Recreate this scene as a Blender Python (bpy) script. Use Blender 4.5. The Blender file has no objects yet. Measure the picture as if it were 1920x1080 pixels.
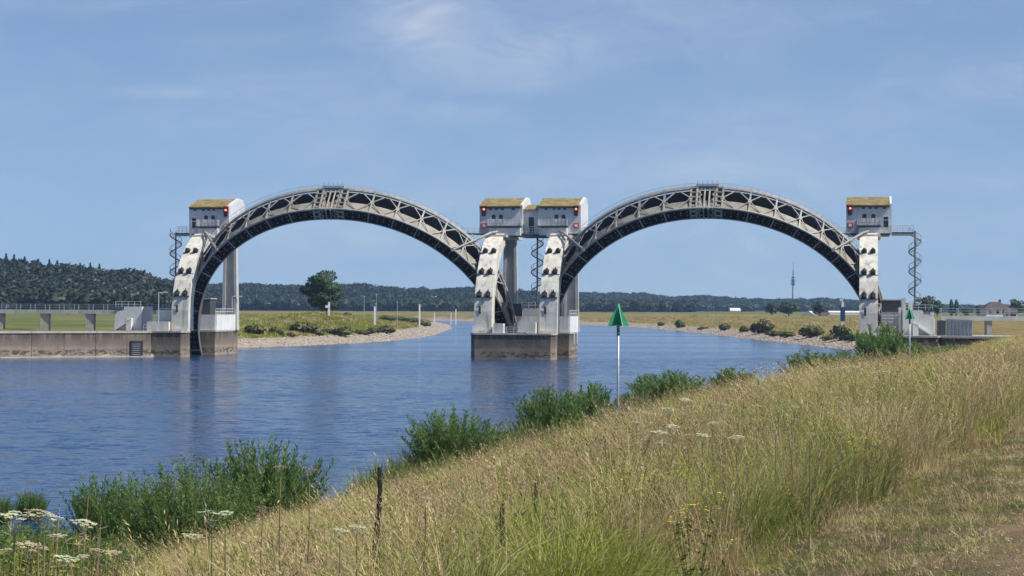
import bpy, bmesh, math, random
import numpy as np
from mathutils import Vector, Matrix, Euler

rnd = random.Random(7)
rng = np.random.default_rng(7)
scene = bpy.context.scene
COL = scene.collection
F = 4133.0                      # focal length in photo pixels
EYE = 8.444                     # eye height above the water

# ------------------------------------------------------------------ camera
cd = bpy.data.cameras.new('camera')
cd.sensor_width = 36.0
cd.lens = 36.0 * F / 1920.0
cd.clip_start = 0.3
cd.clip_end = 40000
cam = bpy.data.objects.new('camera', cd)
COL.objects.link(cam)
cam.location = (0, 0, EYE)
PITCH = math.atan((579.43 - 540.0) / F)
ROLL = 0.0046
cam.rotation_euler = (Matrix.Rotation(math.pi / 2 + PITCH, 3, 'X') @ Matrix.Rotation(ROLL, 3, 'Z')).to_euler()
scene.camera = cam

# ------------------------------------------------------------------ light
SUN_EL = math.radians(50)
SUN_AZ = math.radians(110)      # clockwise from +Y: to the right and a little behind the camera
sd = bpy.data.lights.new('sun', 'SUN')
sd.energy = 4.4
sd.angle = math.radians(0.53)
sd.color = (1.0, 0.95, 0.87)
sun = bpy.data.objects.new('sun', sd)
COL.objects.link(sun)
to_sun = Vector((math.sin(SUN_AZ) * math.cos(SUN_EL), math.cos(SUN_AZ) * math.cos(SUN_EL), math.sin(SUN_EL)))
sun.rotation_euler = to_sun.to_track_quat('Z', 'Y').to_euler()
sun.location = (60, -30, 90)

world = bpy.data.worlds.new('World')
scene.world = world
world.use_nodes = True
wt = world.node_tree
for n in list(wt.nodes):
    wt.nodes.remove(n)


def N(t, kind, **kw):
    n = t.nodes.new(kind)
    for k, v in kw.items():
        if k.startswith('i_'):
            n.inputs[k[2:].replace('_', ' ')].default_value = v
        else:
            setattr(n, k, v)
    return n


def LK(t, a, b):
    t.links.new(a, b)


def build_world():
    t = wt
    out = N(t, 'ShaderNodeOutputWorld')
    bg = N(t, 'ShaderNodeBackground')
    bg.inputs['Strength'].default_value = 0.090
    geo = N(t, 'ShaderNodeTexCoord')
    sky = N(t, 'ShaderNodeTexSky')
    sky.sky_type = 'NISHITA'
    sky.sun_disc = False
    sky.sun_elevation = SUN_EL
    sky.sun_rotation = SUN_AZ
    sky.air_density = 1.0
    sky.dust_density = 0.6
    sky.ozone_density = 2.5
    # the thick band of air near the horizon is looked up a little higher (a clear, dry day)
    add = N(t, 'ShaderNodeVectorMath', operation='ADD')
    add.inputs[1].default_value = (0, 0, 0.10)
    nrm = N(t, 'ShaderNodeVectorMath', operation='NORMALIZE')
    LK(t, geo.outputs['Generated'], add.inputs[0])
    LK(t, add.outputs[0], nrm.inputs[0])
    LK(t, nrm.outputs[0], sky.inputs['Vector'])
    # thin cirrus all round the sky
    mp = N(t, 'ShaderNodeMapping')
    mp.inputs['Scale'].default_value = (5, 5, 17)
    mp.inputs['Rotation'].default_value = (0.0, 0.28, 0.3)
    LK(t, geo.outputs['Generated'], mp.inputs['Vector'])
    n1 = N(t, 'ShaderNodeTexNoise')
    n1.inputs['Scale'].default_value = 1.25
    n1.inputs['Detail'].default_value = 7
    n1.inputs['Roughness'].default_value = 0.55
    n1.inputs['Distortion'].default_value = 0.9
    LK(t, mp.outputs[0], n1.inputs['Vector'])
    r1 = N(t, 'ShaderNodeMapRange', interpolation_type='SMOOTHSTEP')
    r1.inputs['From Min'].default_value = 0.36
    r1.inputs['From Max'].default_value = 0.80
    r1.inputs['To Max'].default_value = 0.30
    LK(t, n1.outputs['Fac'], r1.inputs['Value'])
    mp2 = N(t, 'ShaderNodeMapping')
    mp2.inputs['Scale'].default_value = (22, 22, 60)
    mp2.inputs['Rotation'].default_value = (0.0, 0.5, 0.1)
    LK(t, geo.outputs['Generated'], mp2.inputs['Vector'])
    n2 = N(t, 'ShaderNodeTexNoise')
    n2.inputs['Scale'].default_value = 1.0
    n2.inputs['Detail'].default_value = 6
    n2.inputs['Roughness'].default_value = 0.6
    n2.inputs['Distortion'].default_value = 1.2
    LK(t, mp2.outputs[0], n2.inputs['Vector'])
    r2 = N(t, 'ShaderNodeMapRange')
    r2.inputs['From Min'].default_value = 0.35
    r2.inputs['From Max'].default_value = 0.75
    r2.inputs['To Min'].default_value = 0.45
    r2.inputs['To Max'].default_value = 1.4
    LK(t, n2.outputs['Fac'], r2.inputs['Value'])
    mul = N(t, 'ShaderNodeMath', operation='MULTIPLY')
    LK(t, r1.outputs[0], mul.inputs[0])
    LK(t, r2.outputs[0], mul.inputs[1])

    # one brighter wisp over the middle of the weir
    def wisp(px, py, sx, sz, amp):
        d = Vector(((px - 960) / F, 1, (579 - py) / F)).normalized()
        sub = N(t, 'ShaderNodeVectorMath', operation='SUBTRACT')
        sub.inputs[1].default_value = d
        LK(t, geo.outputs['Generated'], sub.inputs[0])
        m = N(t, 'ShaderNodeMapping')
        m.inputs['Scale'].default_value = (1 / sx, 1.0, 1 / sz)
        m.inputs['Rotation'].default_value = (0, math.radians(-18), 0)
        LK(t, sub.outputs[0], m.inputs['Vector'])
        ln = N(t, 'ShaderNodeVectorMath', operation='LENGTH')
        LK(t, m.outputs[0], ln.inputs[0])
        rr = N(t, 'ShaderNodeMapRange', interpolation_type='SMOOTHERSTEP')
        rr.inputs['From Min'].default_value = 0.0
        rr.inputs['From Max'].default_value = 1.0
        rr.inputs['To Min'].default_value = amp
        rr.inputs['To Max'].default_value = 0.0
        LK(t, ln.outputs['Value'], rr.inputs['Value'])
        mm = N(t, 'ShaderNodeMath', operation='MULTIPLY')
        LK(t, rr.outputs[0], mm.inputs[0])
        LK(t, r2.outputs[0], mm.inputs[1])
        return mm.outputs[0]
    acc = mul.outputs[0]
    for w in ((770, 40, 0.050, 0.026, 0.42), (960, 120, 0.075, 0.022, 0.26), (290, 176, 0.035, 0.006, 0.22),
              (860, 215, 0.05, 0.010, 0.14), (1400, 260, 0.12, 0.04, 0.16), (1150, 30, 0.16, 0.03, 0.14)):
        s = N(t, 'ShaderNodeMath', operation='ADD')
        LK(t, acc, s.inputs[0])
        LK(t, wisp(*w), s.inputs[1])
        acc = s.outputs[0]
    cl = N(t, 'ShaderNodeClamp')
    LK(t, acc, cl.inputs['Value'])
    tint = N(t, 'ShaderNodeMix', data_type='RGBA', blend_type='MULTIPLY')
    tint.inputs['Factor'].default_value = 1.0
    tint.inputs['B'].default_value = (0.94, 0.965, 1.05, 1)
    LK(t, sky.outputs[0], tint.inputs['A'])
    mix = N(t, 'ShaderNodeMix', data_type='RGBA')
    mix.inputs['B'].default_value = (5.6, 6.0, 6.9, 1)
    LK(t, cl.outputs[0], mix.inputs['Factor'])
    LK(t, tint.outputs['Result'], mix.inputs['A'])
    LK(t, mix.outputs['Result'], bg.inputs['Color'])
    LK(t, bg.outputs[0], out.inputs['Surface'])


build_world()
scene.view_settings.view_transform = 'Standard'
scene.view_settings.look = 'None'
scene.view_settings.gamma = 1.0
scene.view_settings.exposure = 0.42
scene.view_settings.use_curve_mapping = False
scene.render.engine = 'CYCLES'
scene.cycles.volume_bounces = 0
scene.cycles.max_bounces = 8
scene.cycles.transparent_max_bounces = 8
scene.cycles.use_denoising = True

# ------------------------------------------------------------------ frames
TH = 0.161
X0, Y0 = 58.242, 360.0
CT, ST = math.cos(TH), math.sin(TH)


def W(a, b, z=0.0):
    """weir frame (a along the weir to the right, b upstream away from the camera) to world"""
    return Vector((X0 + a * CT + b * ST, Y0 - a * ST + b * CT, z))


def hor(px):
    return 579.43 + ROLL * (px - 960)


def at(px, py, Y):
    """point at depth Y seen at photo pixel (px, py)"""
    return Vector(((px - 960) / F * Y, Y, EYE + (hor(px) - py) * Y / F))


# ------------------------------------------------------------------ materials
def new_mat(name):
    m = bpy.data.materials.new(name)
    m.use_nodes = True
    t = m.node_tree
    for n in list(t.nodes):
        t.nodes.remove(n)
    out = N(t, 'ShaderNodeOutputMaterial')
    b = N(t, 'ShaderNodeBsdfPrincipled')
    LK(t, b.outputs[0], out.inputs['Surface'])
    return m, t, b, out


def rgba(c):
    return (c[0], c[1], c[2], 1.0)


def noise(t, vec, scale, detail=4, rough=0.55, dist=0.0, mscale=None):
    if mscale is not None:
        mp = N(t, 'ShaderNodeMapping')
        mp.inputs['Scale'].default_value = mscale
        LK(t, vec, mp.inputs['Vector'])
        vec = mp.outputs[0]
    n = N(t, 'ShaderNodeTexNoise')
    n.inputs['Scale'].default_value = scale
    n.inputs['Detail'].default_value = detail
    n.inputs['Roughness'].default_value = rough
    n.inputs['Distortion'].default_value = dist
    LK(t, vec, n.inputs['Vector'])
    return n.outputs['Fac']


def rng_map(t, v, a, b, c=0.0, d=1.0, smooth=True):
    r = N(t, 'ShaderNodeMapRange')
    if smooth:
        r.interpolation_type = 'SMOOTHSTEP'
    r.inputs['From Min'].default_value = a
    r.inputs['From Max'].default_value = b
    r.inputs['To Min'].default_value = c
    r.inputs['To Max'].default_value = d
    LK(t, v, r.inputs['Value'])
    return r.outputs[0]


def mixc(t, fac, a, b, blend='MIX'):
    m = N(t, 'ShaderNodeMix', data_type='RGBA', blend_type=blend)
    for sock, v in (('Factor', fac), ('A', a), ('B', b)):
        if isinstance(v, (tuple, list)):
            m.inputs[sock].default_value = rgba(v)
        elif isinstance(v, (int, float)):
            m.inputs[sock].default_value = v
        else:
            LK(t, v, m.inputs[sock])
    return m.outputs['Result']


def math_n(t, op, a, b=None):
    m = N(t, 'ShaderNodeMath', operation=op)
    for i, v in enumerate((a, b)):
        if v is None:
            continue
        if isinstance(v, (int, float)):
            m.inputs[i].default_value = v
        else:
            LK(t, v, m.inputs[i])
    return m.outputs[0]


def add_bump(t, b, h, strength=0.3, dist=0.1):
    n = N(t, 'ShaderNodeBump')
    n.inputs['Strength'].default_value = strength
    n.inputs['Distance'].default_value = dist
    LK(t, h, n.inputs['Height'])
    LK(t, n.outputs[0], b.inputs['Normal'])


def weathered(name, c1, c2, stain, scale=0.6, stain_amt=0.6, rough=0.7, streak=True, metallic=0.0, lo=0.52, hi=0.72):
    """painted or bare surface with broad tone changes and run-off streaks"""
    m, t, b, out = new_mat(name)
    pos = N(t, 'ShaderNodeNewGeometry').outputs['Position']
    base = mixc(t, rng_map(t, noise(t, pos, scale, 5), 0.35, 0.65), c1, c2)
    if streak:
        st = noise(t, pos, 1.0, 5, 0.6, 0.3, (1.3, 1.3, 0.16))
    else:
        st = noise(t, pos, scale * 2.2, 6, 0.65, 0.6)
    f = rng_map(t, st, lo, hi, 0, stain_amt)
    LK(t, mixc(t, f, base, stain), b.inputs['Base Color'])
    b.inputs['Roughness'].default_value = rough
    b.inputs['Metallic'].default_value = metallic
    add_bump(t, b, noise(t, pos, 6, 4), 0.25, 0.04)
    return m


def plain(name, c, rough=0.6, metallic=0.0, var=0.25, scale=3.0):
    m, t, b, out = new_mat(name)
    pos = N(t, 'ShaderNodeNewGeometry').outputs['Position']
    lo = tuple(x * (1 - var) for x in c)
    hi = tuple(min(1, x * (1 + var)) for x in c)
    LK(t, mixc(t, rng_map(t, noise(t, pos, scale, 4), 0.3, 0.7), lo, hi), b.inputs['Base Color'])
    b.inputs['Roughness'].default_value = rough
    b.inputs['Metallic'].default_value = metallic
    return m


def emit(name, c, strength):
    m, t, b, out = new_mat(name)
    b.inputs['Base Color'].default_value = rgba(c)
    b.inputs['Emission Color'].default_value = rgba(c)
    b.inputs['Emission Strength'].default_value = strength
    return m


def pier_concrete(name, hi_c, lo_c, brown):
    """bare concrete in the water: streaks from the top edge, dark growth and a pale line at the waterline"""
    m, t, b, out = new_mat(name)
    pos = N(t, 'ShaderNodeNewGeometry').outputs['Position']
    sep = N(t, 'ShaderNodeSeparateXYZ')
    LK(t, pos, sep.inputs[0])
    z = sep.outputs['Z']
    base = mixc(t, rng_map(t, noise(t, pos, 0.35, 5), 0.35, 0.68), hi_c, lo_c)
    band = rng_map(t, math_n(t, 'ADD', z, math_n(t, 'MULTIPLY', noise(t, pos, 0.9, 4), 1.0)), 1.9, 2.7)
    base = mixc(t, math_n(t, 'MULTIPLY', band, 0.55), base, brown)
    # run-off from the top
    st = noise(t, pos, 1.0, 5, 0.65, 0.3, (0.9, 0.9, 0.12))
    top = math_n(t, 'MULTIPLY', rng_map(t, st, 0.38, 0.54), rng_map(t, z, 1.9, 4.0))
    base = mixc(t, math_n(t, 'MULTIPLY', top, 0.8), base, (0.045, 0.04, 0.034))
    # growth above the waterline
    g = rng_map(t, noise(t, pos, 0.9, 5, 0.7, 0.5, (1, 1, 2.2)), 0.46, 0.54)
    gb = math_n(t, 'MULTIPLY', rng_map(t, z, 0.25, 0.5), math_n(t, 'SUBTRACT', 1.0, rng_map(t, z, 1.0, 1.6)))
    base = mixc(t, math_n(t, 'MULTIPLY', math_n(t, 'MULTIPLY', g, gb), 0.85), base, (0.035, 0.033, 0.028))
    LK(t, base, b.inputs['Base Color'])
    b.inputs['Roughness'].default_value = 0.85
    add_bump(t, b, noise(t, pos, 2.5, 6), 0.5, 0.12)
    return m


def leaf_mat(name, c1, c2, trans=0.3, inst=True):
    m, t, b, out = new_mat(name)
    at_ = N(t, 'ShaderNodeAttribute')
    if inst:
        at_.attribute_type = 'INSTANCER'
        at_.attribute_name = 'tint'
        fac = at_.outputs['Fac']
    else:
        pos = N(t, 'ShaderNodeNewGeometry').outputs['Position']
        at_.attribute_type = 'GEOMETRY'
        at_.attribute_name = 'leaf_tint'
        fac = at_.outputs['Fac']
    col = mixc(t, fac, c1, c2)
    LK(t, col, b.inputs['Base Color'])
    b.inputs['Roughness'].default_value = 0.6
    tr = N(t, 'ShaderNodeBsdfTranslucent')
    LK(t, col, tr.inputs['Color'])
    ms = N(t, 'ShaderNodeMixShader')
    ms.inputs[0].default_value = trans
    LK(t, b.outputs[0], ms.inputs[1])
    LK(t, tr.outputs[0], ms.inputs[2])
    LK(t, ms.outputs[0], out.inputs['Surface'])
    return m


M = {}
M['white_concrete'] = weathered('white_concrete', (0.66, 0.635, 0.55), (0.53, 0.505, 0.435), (0.17, 0.14, 0.10), 0.5, 0.65, lo=0.48, hi=0.72)
M['white_wall'] = weathered('white_wall', (0.68, 0.68, 0.66), (0.58, 0.58, 0.56), (0.30, 0.29, 0.27), 0.5, 0.45)
M['house_wall'] = weathered('house_wall', (0.60, 0.61, 0.61), (0.50, 0.51, 0.52), (0.30, 0.30, 0.30), 0.5, 0.4)
M['grey_column'] = weathered('grey_column', (0.52, 0.51, 0.48), (0.42, 0.41, 0.385), (0.24, 0.23, 0.21), 0.4, 0.5)
M['pier_concrete'] = pier_concrete('pier_concrete', (0.31, 0.245, 0.175), (0.19, 0.145, 0.10), (0.10, 0.08, 0.06))
M['quay_concrete'] = pier_concrete('quay_concrete', (0.27, 0.215, 0.165), (0.19, 0.15, 0.12), (0.115, 0.09, 0.07))
M['coping'] = weathered('coping', (0.42, 0.40, 0.35), (0.32, 0.30, 0.26), (0.09, 0.08, 0.07), 0.6, 0.6, streak=False)
M['grey_steel'] = weathered('grey_steel', (0.34, 0.325, 0.29), (0.25, 0.23, 0.20), (0.15, 0.105, 0.07), 0.7, 0.5, 0.5, streak=False)
M['shell_paint'] = weathered('shell_paint', (0.31, 0.29, 0.245), (0.21, 0.19, 0.15), (0.22, 0.17, 0.11), 0.45, 0.7, 0.5)
M['dark_rim'] = weathered('dark_rim', (0.022, 0.014, 0.010), (0.012, 0.009, 0.008), (0.05, 0.022, 0.012), 0.8, 0.6, 0.9, streak=False)
M['dark_rim'].node_tree.nodes['Principled BSDF'].inputs['Specular IOR Level'].default_value = 0.1
M['web_shade'] = weathered('web_shade', (0.055, 0.06, 0.068), (0.035, 0.038, 0.045), (0.02, 0.02, 0.02), 0.7, 0.5, 0.6, streak=False)  # dark colour stands in for shade on the web and behind the crown plates
M['inner_skin'] = weathered('inner_skin', (0.16, 0.14, 0.13), (0.11, 0.09, 0.08), (0.04, 0.03, 0.03), 0.5, 0.6, 0.6)
M['pale_edge'] = plain('pale_edge', (0.26, 0.26, 0.27), 0.5)
M['stud'] = plain('stud', (0.30, 0.25, 0.20), 0.5)
M['dark_steel'] = plain('dark_steel', (0.055, 0.06, 0.065), 0.5)
M['stair_steel'] = plain('stair_steel', (0.10, 0.105, 0.11), 0.5)
M['rubber'] = plain('rubber', (0.02, 0.02, 0.02), 0.7)
M['white_steel'] = plain('white_steel', (0.62, 0.63, 0.63), 0.4, var=0.1)
M['galvanised'] = plain('galvanised', (0.40, 0.43, 0.46), 0.4, 0.3, var=0.15)
M['glass_dark'] = plain('glass_dark', (0.012, 0.014, 0.016), 0.12, var=0.1)
M['red_paint'] = plain('red_paint', (0.62, 0.07, 0.03), 0.5, var=0.1)
M['white_paint'] = plain('white_paint', (0.80, 0.80, 0.79), 0.5, var=0.04)
M['green_paint'] = plain('green_paint', (0.015, 0.26, 0.13), 0.5, var=0.12, scale=2)
M['blue_paint'] = plain('blue_paint', (0.012, 0.04, 0.16), 0.5, var=0.1)
M['red_lamp'] = emit('red_lamp', (1.0, 0.30, 0.16), 1.2)
M['sheet_grey'] = weathered('sheet_grey', (0.25, 0.29, 0.31), (0.20, 0.23, 0.25), (0.14, 0.14, 0.13), 0.6, 0.4)
M['roof_tile'] = plain('roof_tile', (0.075, 0.052, 0.046), 0.8)
M['far_white'] = plain('far_white', (0.72, 0.71, 0.68), 0.8, var=0.08)
M['bark'] = plain('bark', (0.07, 0.055, 0.04), 0.9)
M['bridge_conc'] = weathered('bridge_conc', (0.52, 0.52, 0.50), (0.42, 0.42, 0.41), (0.26, 0.25, 0.23), 0.4, 0.5)


def roof_material():
    m, t, b, out = new_mat('lichen_roof')
    pos = N(t, 'ShaderNodeNewGeometry').outputs['Position']
    a = mixc(t, rng_map(t, noise(t, pos, 0.8, 6, 0.65), 0.35, 0.65), (0.27, 0.205, 0.065), (0.14, 0.105, 0.042))
    a = mixc(t, rng_map(t, noise(t, pos, 2.6, 6, 0.7), 0.52, 0.68, 0, 0.8), a, (0.38, 0.34, 0.23))
    a = mixc(t, rng_map(t, noise(t, pos, 1.6, 6, 0.7), 0.58, 0.7, 0, 0.8), a, (0.11, 0.10, 0.03))
    LK(t, a, b.inputs['Base Color'])
    b.inputs['Roughness'].default_value = 0.95
    add_bump(t, b, noise(t, pos, 7, 5), 0.5, 0.06)
    return m


M['lichen_roof'] = roof_material()
M['grass_dry'] = leaf_mat('grass_dry', (0.42, 0.31, 0.12), (0.64, 0.52, 0.27), 0.3)
M['grass_green'] = leaf_mat('grass_green', (0.13, 0.185, 0.022), (0.40, 0.40, 0.075), 0.35)
M['grass_deep'] = leaf_mat('grass_deep', (0.060, 0.105, 0.020), (0.17, 0.20, 0.045), 0.35)
M['seed_brown'] = leaf_mat('seed_brown', (0.25, 0.145, 0.085), (0.46, 0.31, 0.20), 0.25)
M['willow_leaf'] = leaf_mat('willow_leaf', (0.075, 0.160, 0.034), (0.25, 0.35, 0.11), 0.5, inst=False)
M['tree_leaf'] = leaf_mat('tree_leaf', (0.020, 0.050, 0.013), (0.060, 0.105, 0.028), 0.3, inst=False)
M['bush_leaf'] = leaf_mat('bush_leaf', (0.050, 0.070, 0.020), (0.12, 0.125, 0.042), 0.3, inst=False)
M['conifer_leaf'] = leaf_mat('conifer_leaf', (0.010, 0.022, 0.010), (0.026, 0.045, 0.018), 0.15, inst=False)
M['wood_leaf'] = leaf_mat('wood_leaf', (0.010, 0.020, 0.010), (0.026, 0.042, 0.016), 0.15)
M['umbel'] = plain('umbel', (0.46, 0.48, 0.30), 0.8, var=0.15, scale=20)
M['umbel_dry'] = plain('umbel_dry', (0.42, 0.33, 0.22), 0.8, var=0.2, scale=20)
M['stem_green'] = plain('stem_green', (0.14, 0.17, 0.05), 0.7)
M['stem_dry'] = plain('stem_dry', (0.22, 0.16, 0.08), 0.8)
M['mullein'] = plain('mullein', (0.035, 0.027, 0.02), 0.9)
M['yellow_flower'] = plain('yellow_flower', (0.55, 0.45, 0.03), 0.7)
M['stone'] = plain('stone', (0.34, 0.29, 0.23), 0.9, var=0.35, scale=1.2)


# ------------------------------------------------------------------ mesh helpers
class MB:
    def __init__(self):
        self.v, self.f, self.t = [], [], []

    def add(self, vs, fs):
        o = len(self.v)
        self.v += [tuple(p) for p in vs]
        self.f += [tuple(o + i for i in f) for f in fs]
        return self

    def hexa(self, p):
        return self.add(p, [(0, 3, 2, 1), (4, 5, 6, 7), (0, 1, 5, 4), (1, 2, 6, 5), (2, 3, 7, 6), (3, 0, 4, 7)])

    def box(self, x0, x1, y0, y1, z0, z1):
        return self.hexa([(x0, y0, z0), (x1, y0, z0), (x1, y1, z0), (x0, y1, z0),
                          (x0, y0, z1), (x1, y0, z1), (x1, y1, z1), (x0, y1, z1)])

    def bar(self, p, q, w, h, up=(0, 0, 1)):
        p, q = Vector(p), Vector(q)
        d = (q - p).normalized()
        u = Vector(up)
        s = d.cross(u)
        if s.length < 1e-4:
            s = d.cross(Vector((0, 1, 0)))
        s.normalize()
        u = s.cross(d).normalized()
        s, u = s * w / 2, u * h / 2
        return self.hexa([p - s - u, p + s - u, q + s - u, q - s - u, p - s + u, p + s + u, q + s + u, q - s + u])

    def tube(self, pts, r, n=6, cap=True):
        pts = [Vector(p) for p in pts]
        rs = r if isinstance(r, (list, tuple)) else [r] * len(pts)
        rings = []
        ref = Vector((0, 0, 1))
        for i, p in enumerate(pts):
            d = (pts[min(i + 1, len(pts) - 1)] - pts[max(i - 1, 0)]).normalized()
            if abs(d.dot(ref)) > 0.95:
                s = d.cross(Vector((0, 1, 0))).normalized()
            else:
                s = d.cross(ref).normalized()
            u = s.cross(d).normalized()
            rings.append([p + (s * math.cos(k * 2 * math.pi / n) + u * math.sin(k * 2 * math.pi / n)) * rs[i] for k in range(n)])
        vs = [q for rg in rings for q in rg]
        fs = []
        for i in range(len(pts) - 1):
            for k in range(n):
                a, b = i * n + k, i * n + (k + 1) % n
                fs.append((a, b, b + n, a + n))
        if cap:
            fs.append(tuple(range(n - 1, -1, -1)))
            fs.append(tuple((len(pts) - 1) * n + k for k in range(n)))
        return self.add(vs, fs)

    def prism_x(self, poly, x0, x1):
        """poly of (y, z) pushed along x"""
        n = len(poly)
        vs = [(x0, y, z) for y, z in poly] + [(x1, y, z) for y, z in poly]
        fs = [tuple(range(n)), tuple(range(2 * n - 1, n - 1, -1))]
        fs += [(i, i + n, (i + 1) % n + n, (i + 1) % n) for i in range(n)]
        return self.add(vs, fs)

    def prism_z(self, poly, z0, z1):
        n = len(poly)
        vs = [(x, y, z0) for x, y in poly] + [(x, y, z1) for x, y in poly]
        fs = [tuple(range(n - 1, -1, -1)), tuple(range(n, 2 * n))]
        fs += [(i, (i + 1) % n, (i + 1) % n + n, i + n) for i in range(n)]
        return self.add(vs, fs)

    def wall_z(self, poly, th, z0, z1):
        """a standing wall following an open path of (x, y) points"""
        p = [Vector((x, y, 0)) for x, y in poly]
        L, R = [], []
        for i in range(len(p)):
            d = (p[min(i + 1, len(p) - 1)] - p[max(i - 1, 0)]).normalized()
            s = Vector((-d.y, d.x, 0)) * th / 2
            L.append(p[i] + s)
            R.append(p[i] - s)
        for i in range(len(p) - 1):
            self.hexa([(L[i].x, L[i].y, z0), (R[i].x, R[i].y, z0), (R[i + 1].x, R[i + 1].y, z0), (L[i + 1].x, L[i + 1].y, z0),
                       (L[i].x, L[i].y, z1), (R[i].x, R[i].y, z1), (R[i + 1].x, R[i + 1].y, z1), (L[i + 1].x, L[i + 1].y, z1)])
        return self

    def mesh(self, name, mat, smooth=False, fix=True):
        me = bpy.data.meshes.new(name)
        me.from_pydata(self.v, [], self.f)
        if self.t:
            a = me.attributes.new('leaf_tint', 'FLOAT', 'POINT')
            a.data.foreach_set('value', np.array(self.t, dtype=np.float32))
        if fix:
            bm = bmesh.new()
            bm.from_mesh(me)
            bmesh.ops.recalc_face_normals(bm, faces=bm.faces)
            bm.to_mesh(me)
            bm.free()
        if mat is not None:
            me.materials.append(M[mat] if isinstance(mat, str) else mat)
        if smooth:
            me.polygons.foreach_set('use_smooth', [True] * len(me.polygons))
        me.update()
        return me

    def build(self, name, mat, parent=None, smooth=False, loc=None, rotz=0.0, fix=True, kind=None):
        return put(name, self.mesh(name, mat, smooth, fix), parent, loc, rotz, kind)


def put(name, me, parent=None, loc=None, rotz=0.0, kind=None):
    o = bpy.data.objects.new(name, me)
    COL.objects.link(o)
    if parent is not None:
        o.parent = parent
    if loc is not None:
        o.location = loc
    if rotz:
        o.rotation_euler = (0, 0, rotz)
    if kind:
        o['kind'] = kind
    return o


def tag(o, label, cat, group=None):
    o['label'] = label
    o['category'] = cat
    if group:
        o['group'] = group
    return o


def thing(name, label, cat, loc=(0, 0, 0), rotz=0.0, group=None):
    o = bpy.data.objects.new(name, None)
    COL.objects.link(o)
    o.location = loc
    o.rotation_euler = (0, 0, rotz)
    o.empty_display_size = 0.5
    return tag(o, label, cat, group)


def structure(o):
    o['kind'] = 'structure'
    return o


def copy_tree(o, parent=None):
    c = o.copy()
    COL.objects.link(c)
    if parent is not None:
        c.parent = parent
    for ch in [x for x in o.children]:
        copy_tree(ch, c)
    return c


# ------------------------------------------------------------------ ground
E_Y = [-300, -60, 0, 12, 20, 40, 50, 70, 85, 100, 116, 150, 181, 200, 241, 300, 345, 362, 400, 467, 521, 608, 715, 870, 1054, 1203, 1400, 1550, 1700, 1900]
E_X = [-110, -43, -29.6, -27.6, -25.2, -22, -19.8, -15.0, -9.3, -5.8, -2.2, 7.2, 15.2, 20.5, 33.5, 47.5, 56.5, 58.5, 66, 73, 71.8, 70.2, 69.4, 66.7, 59, 39, 5, -60, -200, -500]
L_Y = [-300, 300, 379, 420, 465, 491, 531, 566, 629, 695, 943, 1150, 1340, 1600, 1750]
L_X = [-1102, -184.6, -59.4, -58.4, -56, -47.5, -39, -32, -28, -25, -26, -33, -46, -160, -480]


def sstep(x, a, b):
    t = np.clip((x - a) / (b - a), 0, 1)
    return t * t * (3 - 2 * t)


def wob(X, Y, s, seed):
    r = np.random.default_rng(seed)
    z = np.zeros_like(X)
    for k in range(5):
        th = r.uniform(0, 6.28)
        fr = r.uniform(0.6, 1.9) / s
        z = z + np.sin((X * math.cos(th) + Y * math.sin(th)) * fr * 2 * math.pi + r.uniform(0, 6.28))
    return z / 5


def ground_z(X, Y):
    X = np.asarray(X, float)
    Y = np.asarray(Y, float)
    dR = X - np.interp(Y, E_Y, E_X)
    dL = np.interp(Y, L_Y, L_X) - X
    dR = dR + wob(X, Y, 40, 3) * 0.6 * sstep(Y, 30, 120)
    p = np.interp(Y, [-50, 0, 60, 120, 250, 330, 345], [7.2, 7.2, 6.6, 5.6, 5.0, 4.4, 4.3])
    a = np.interp(dR, [0, 4, 8, 12, 16, 20, 24, 27, 30, 60], [0, 0.62, 1.3, 2.15, 3.2, 4.5, 5.8, 6.65, 7.2, 12]) * np.interp(Y, [0, 60, 100, 300], [1, 1, 0.88, 0.85])
    k = 1.0
    h = np.clip(0.5 + 0.5 * (p - a) / k, 0, 1)
    nb = p * (1 - h) + a * h - k * h * (1 - h)
    prof = lambda d: np.interp(d, [0, 7, 13, 24, 45, 200, 900], [0, 1.3, 2.2, 3.8, 4.5, 5.4, 6.3])
    w = sstep(Y, 345, 372)
    right = nb * (1 - w) + (prof(dR) + 0.35 * wob(X, Y, 30, 5) * sstep(dR, 5, 25)) * w
    left = prof(dL) + 0.4 * wob(X, Y, 34, 9) * sstep(dL, 4, 25)
    left = left + 2.6 * np.exp(-(((X + 57) / 13) ** 2 + ((Y - 660) / 45) ** 2))
    fill = 4.25 * sstep(dL, 0.5, 4.0) * (1 - sstep(Y, 396, 412))
    left = np.maximum(left, fill)
    bed = lambda d: np.clip(d * 0.28, -2.2, 0)
    z = np.where(dR > 0, right, np.where(dL > 0, left, np.maximum(bed(dR), bed(dL))))
    # beyond the river's bend everything is flat floodplain
    z = z + 0.07 * wob(X, Y, 3.1, 11) * sstep(dR, 1, 4) * (1 - sstep(Y, 150, 300))
    return z


def gz(x, y):
    return float(ground_z(np.array([x]), np.array([y]))[0])


def tall_edge(Y):
    return 0.87 + 0.345 * (Y - 12.4)


def dirt_edge(Y):
    return 2.45 + 0.33 * (Y - 12.4)


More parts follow.
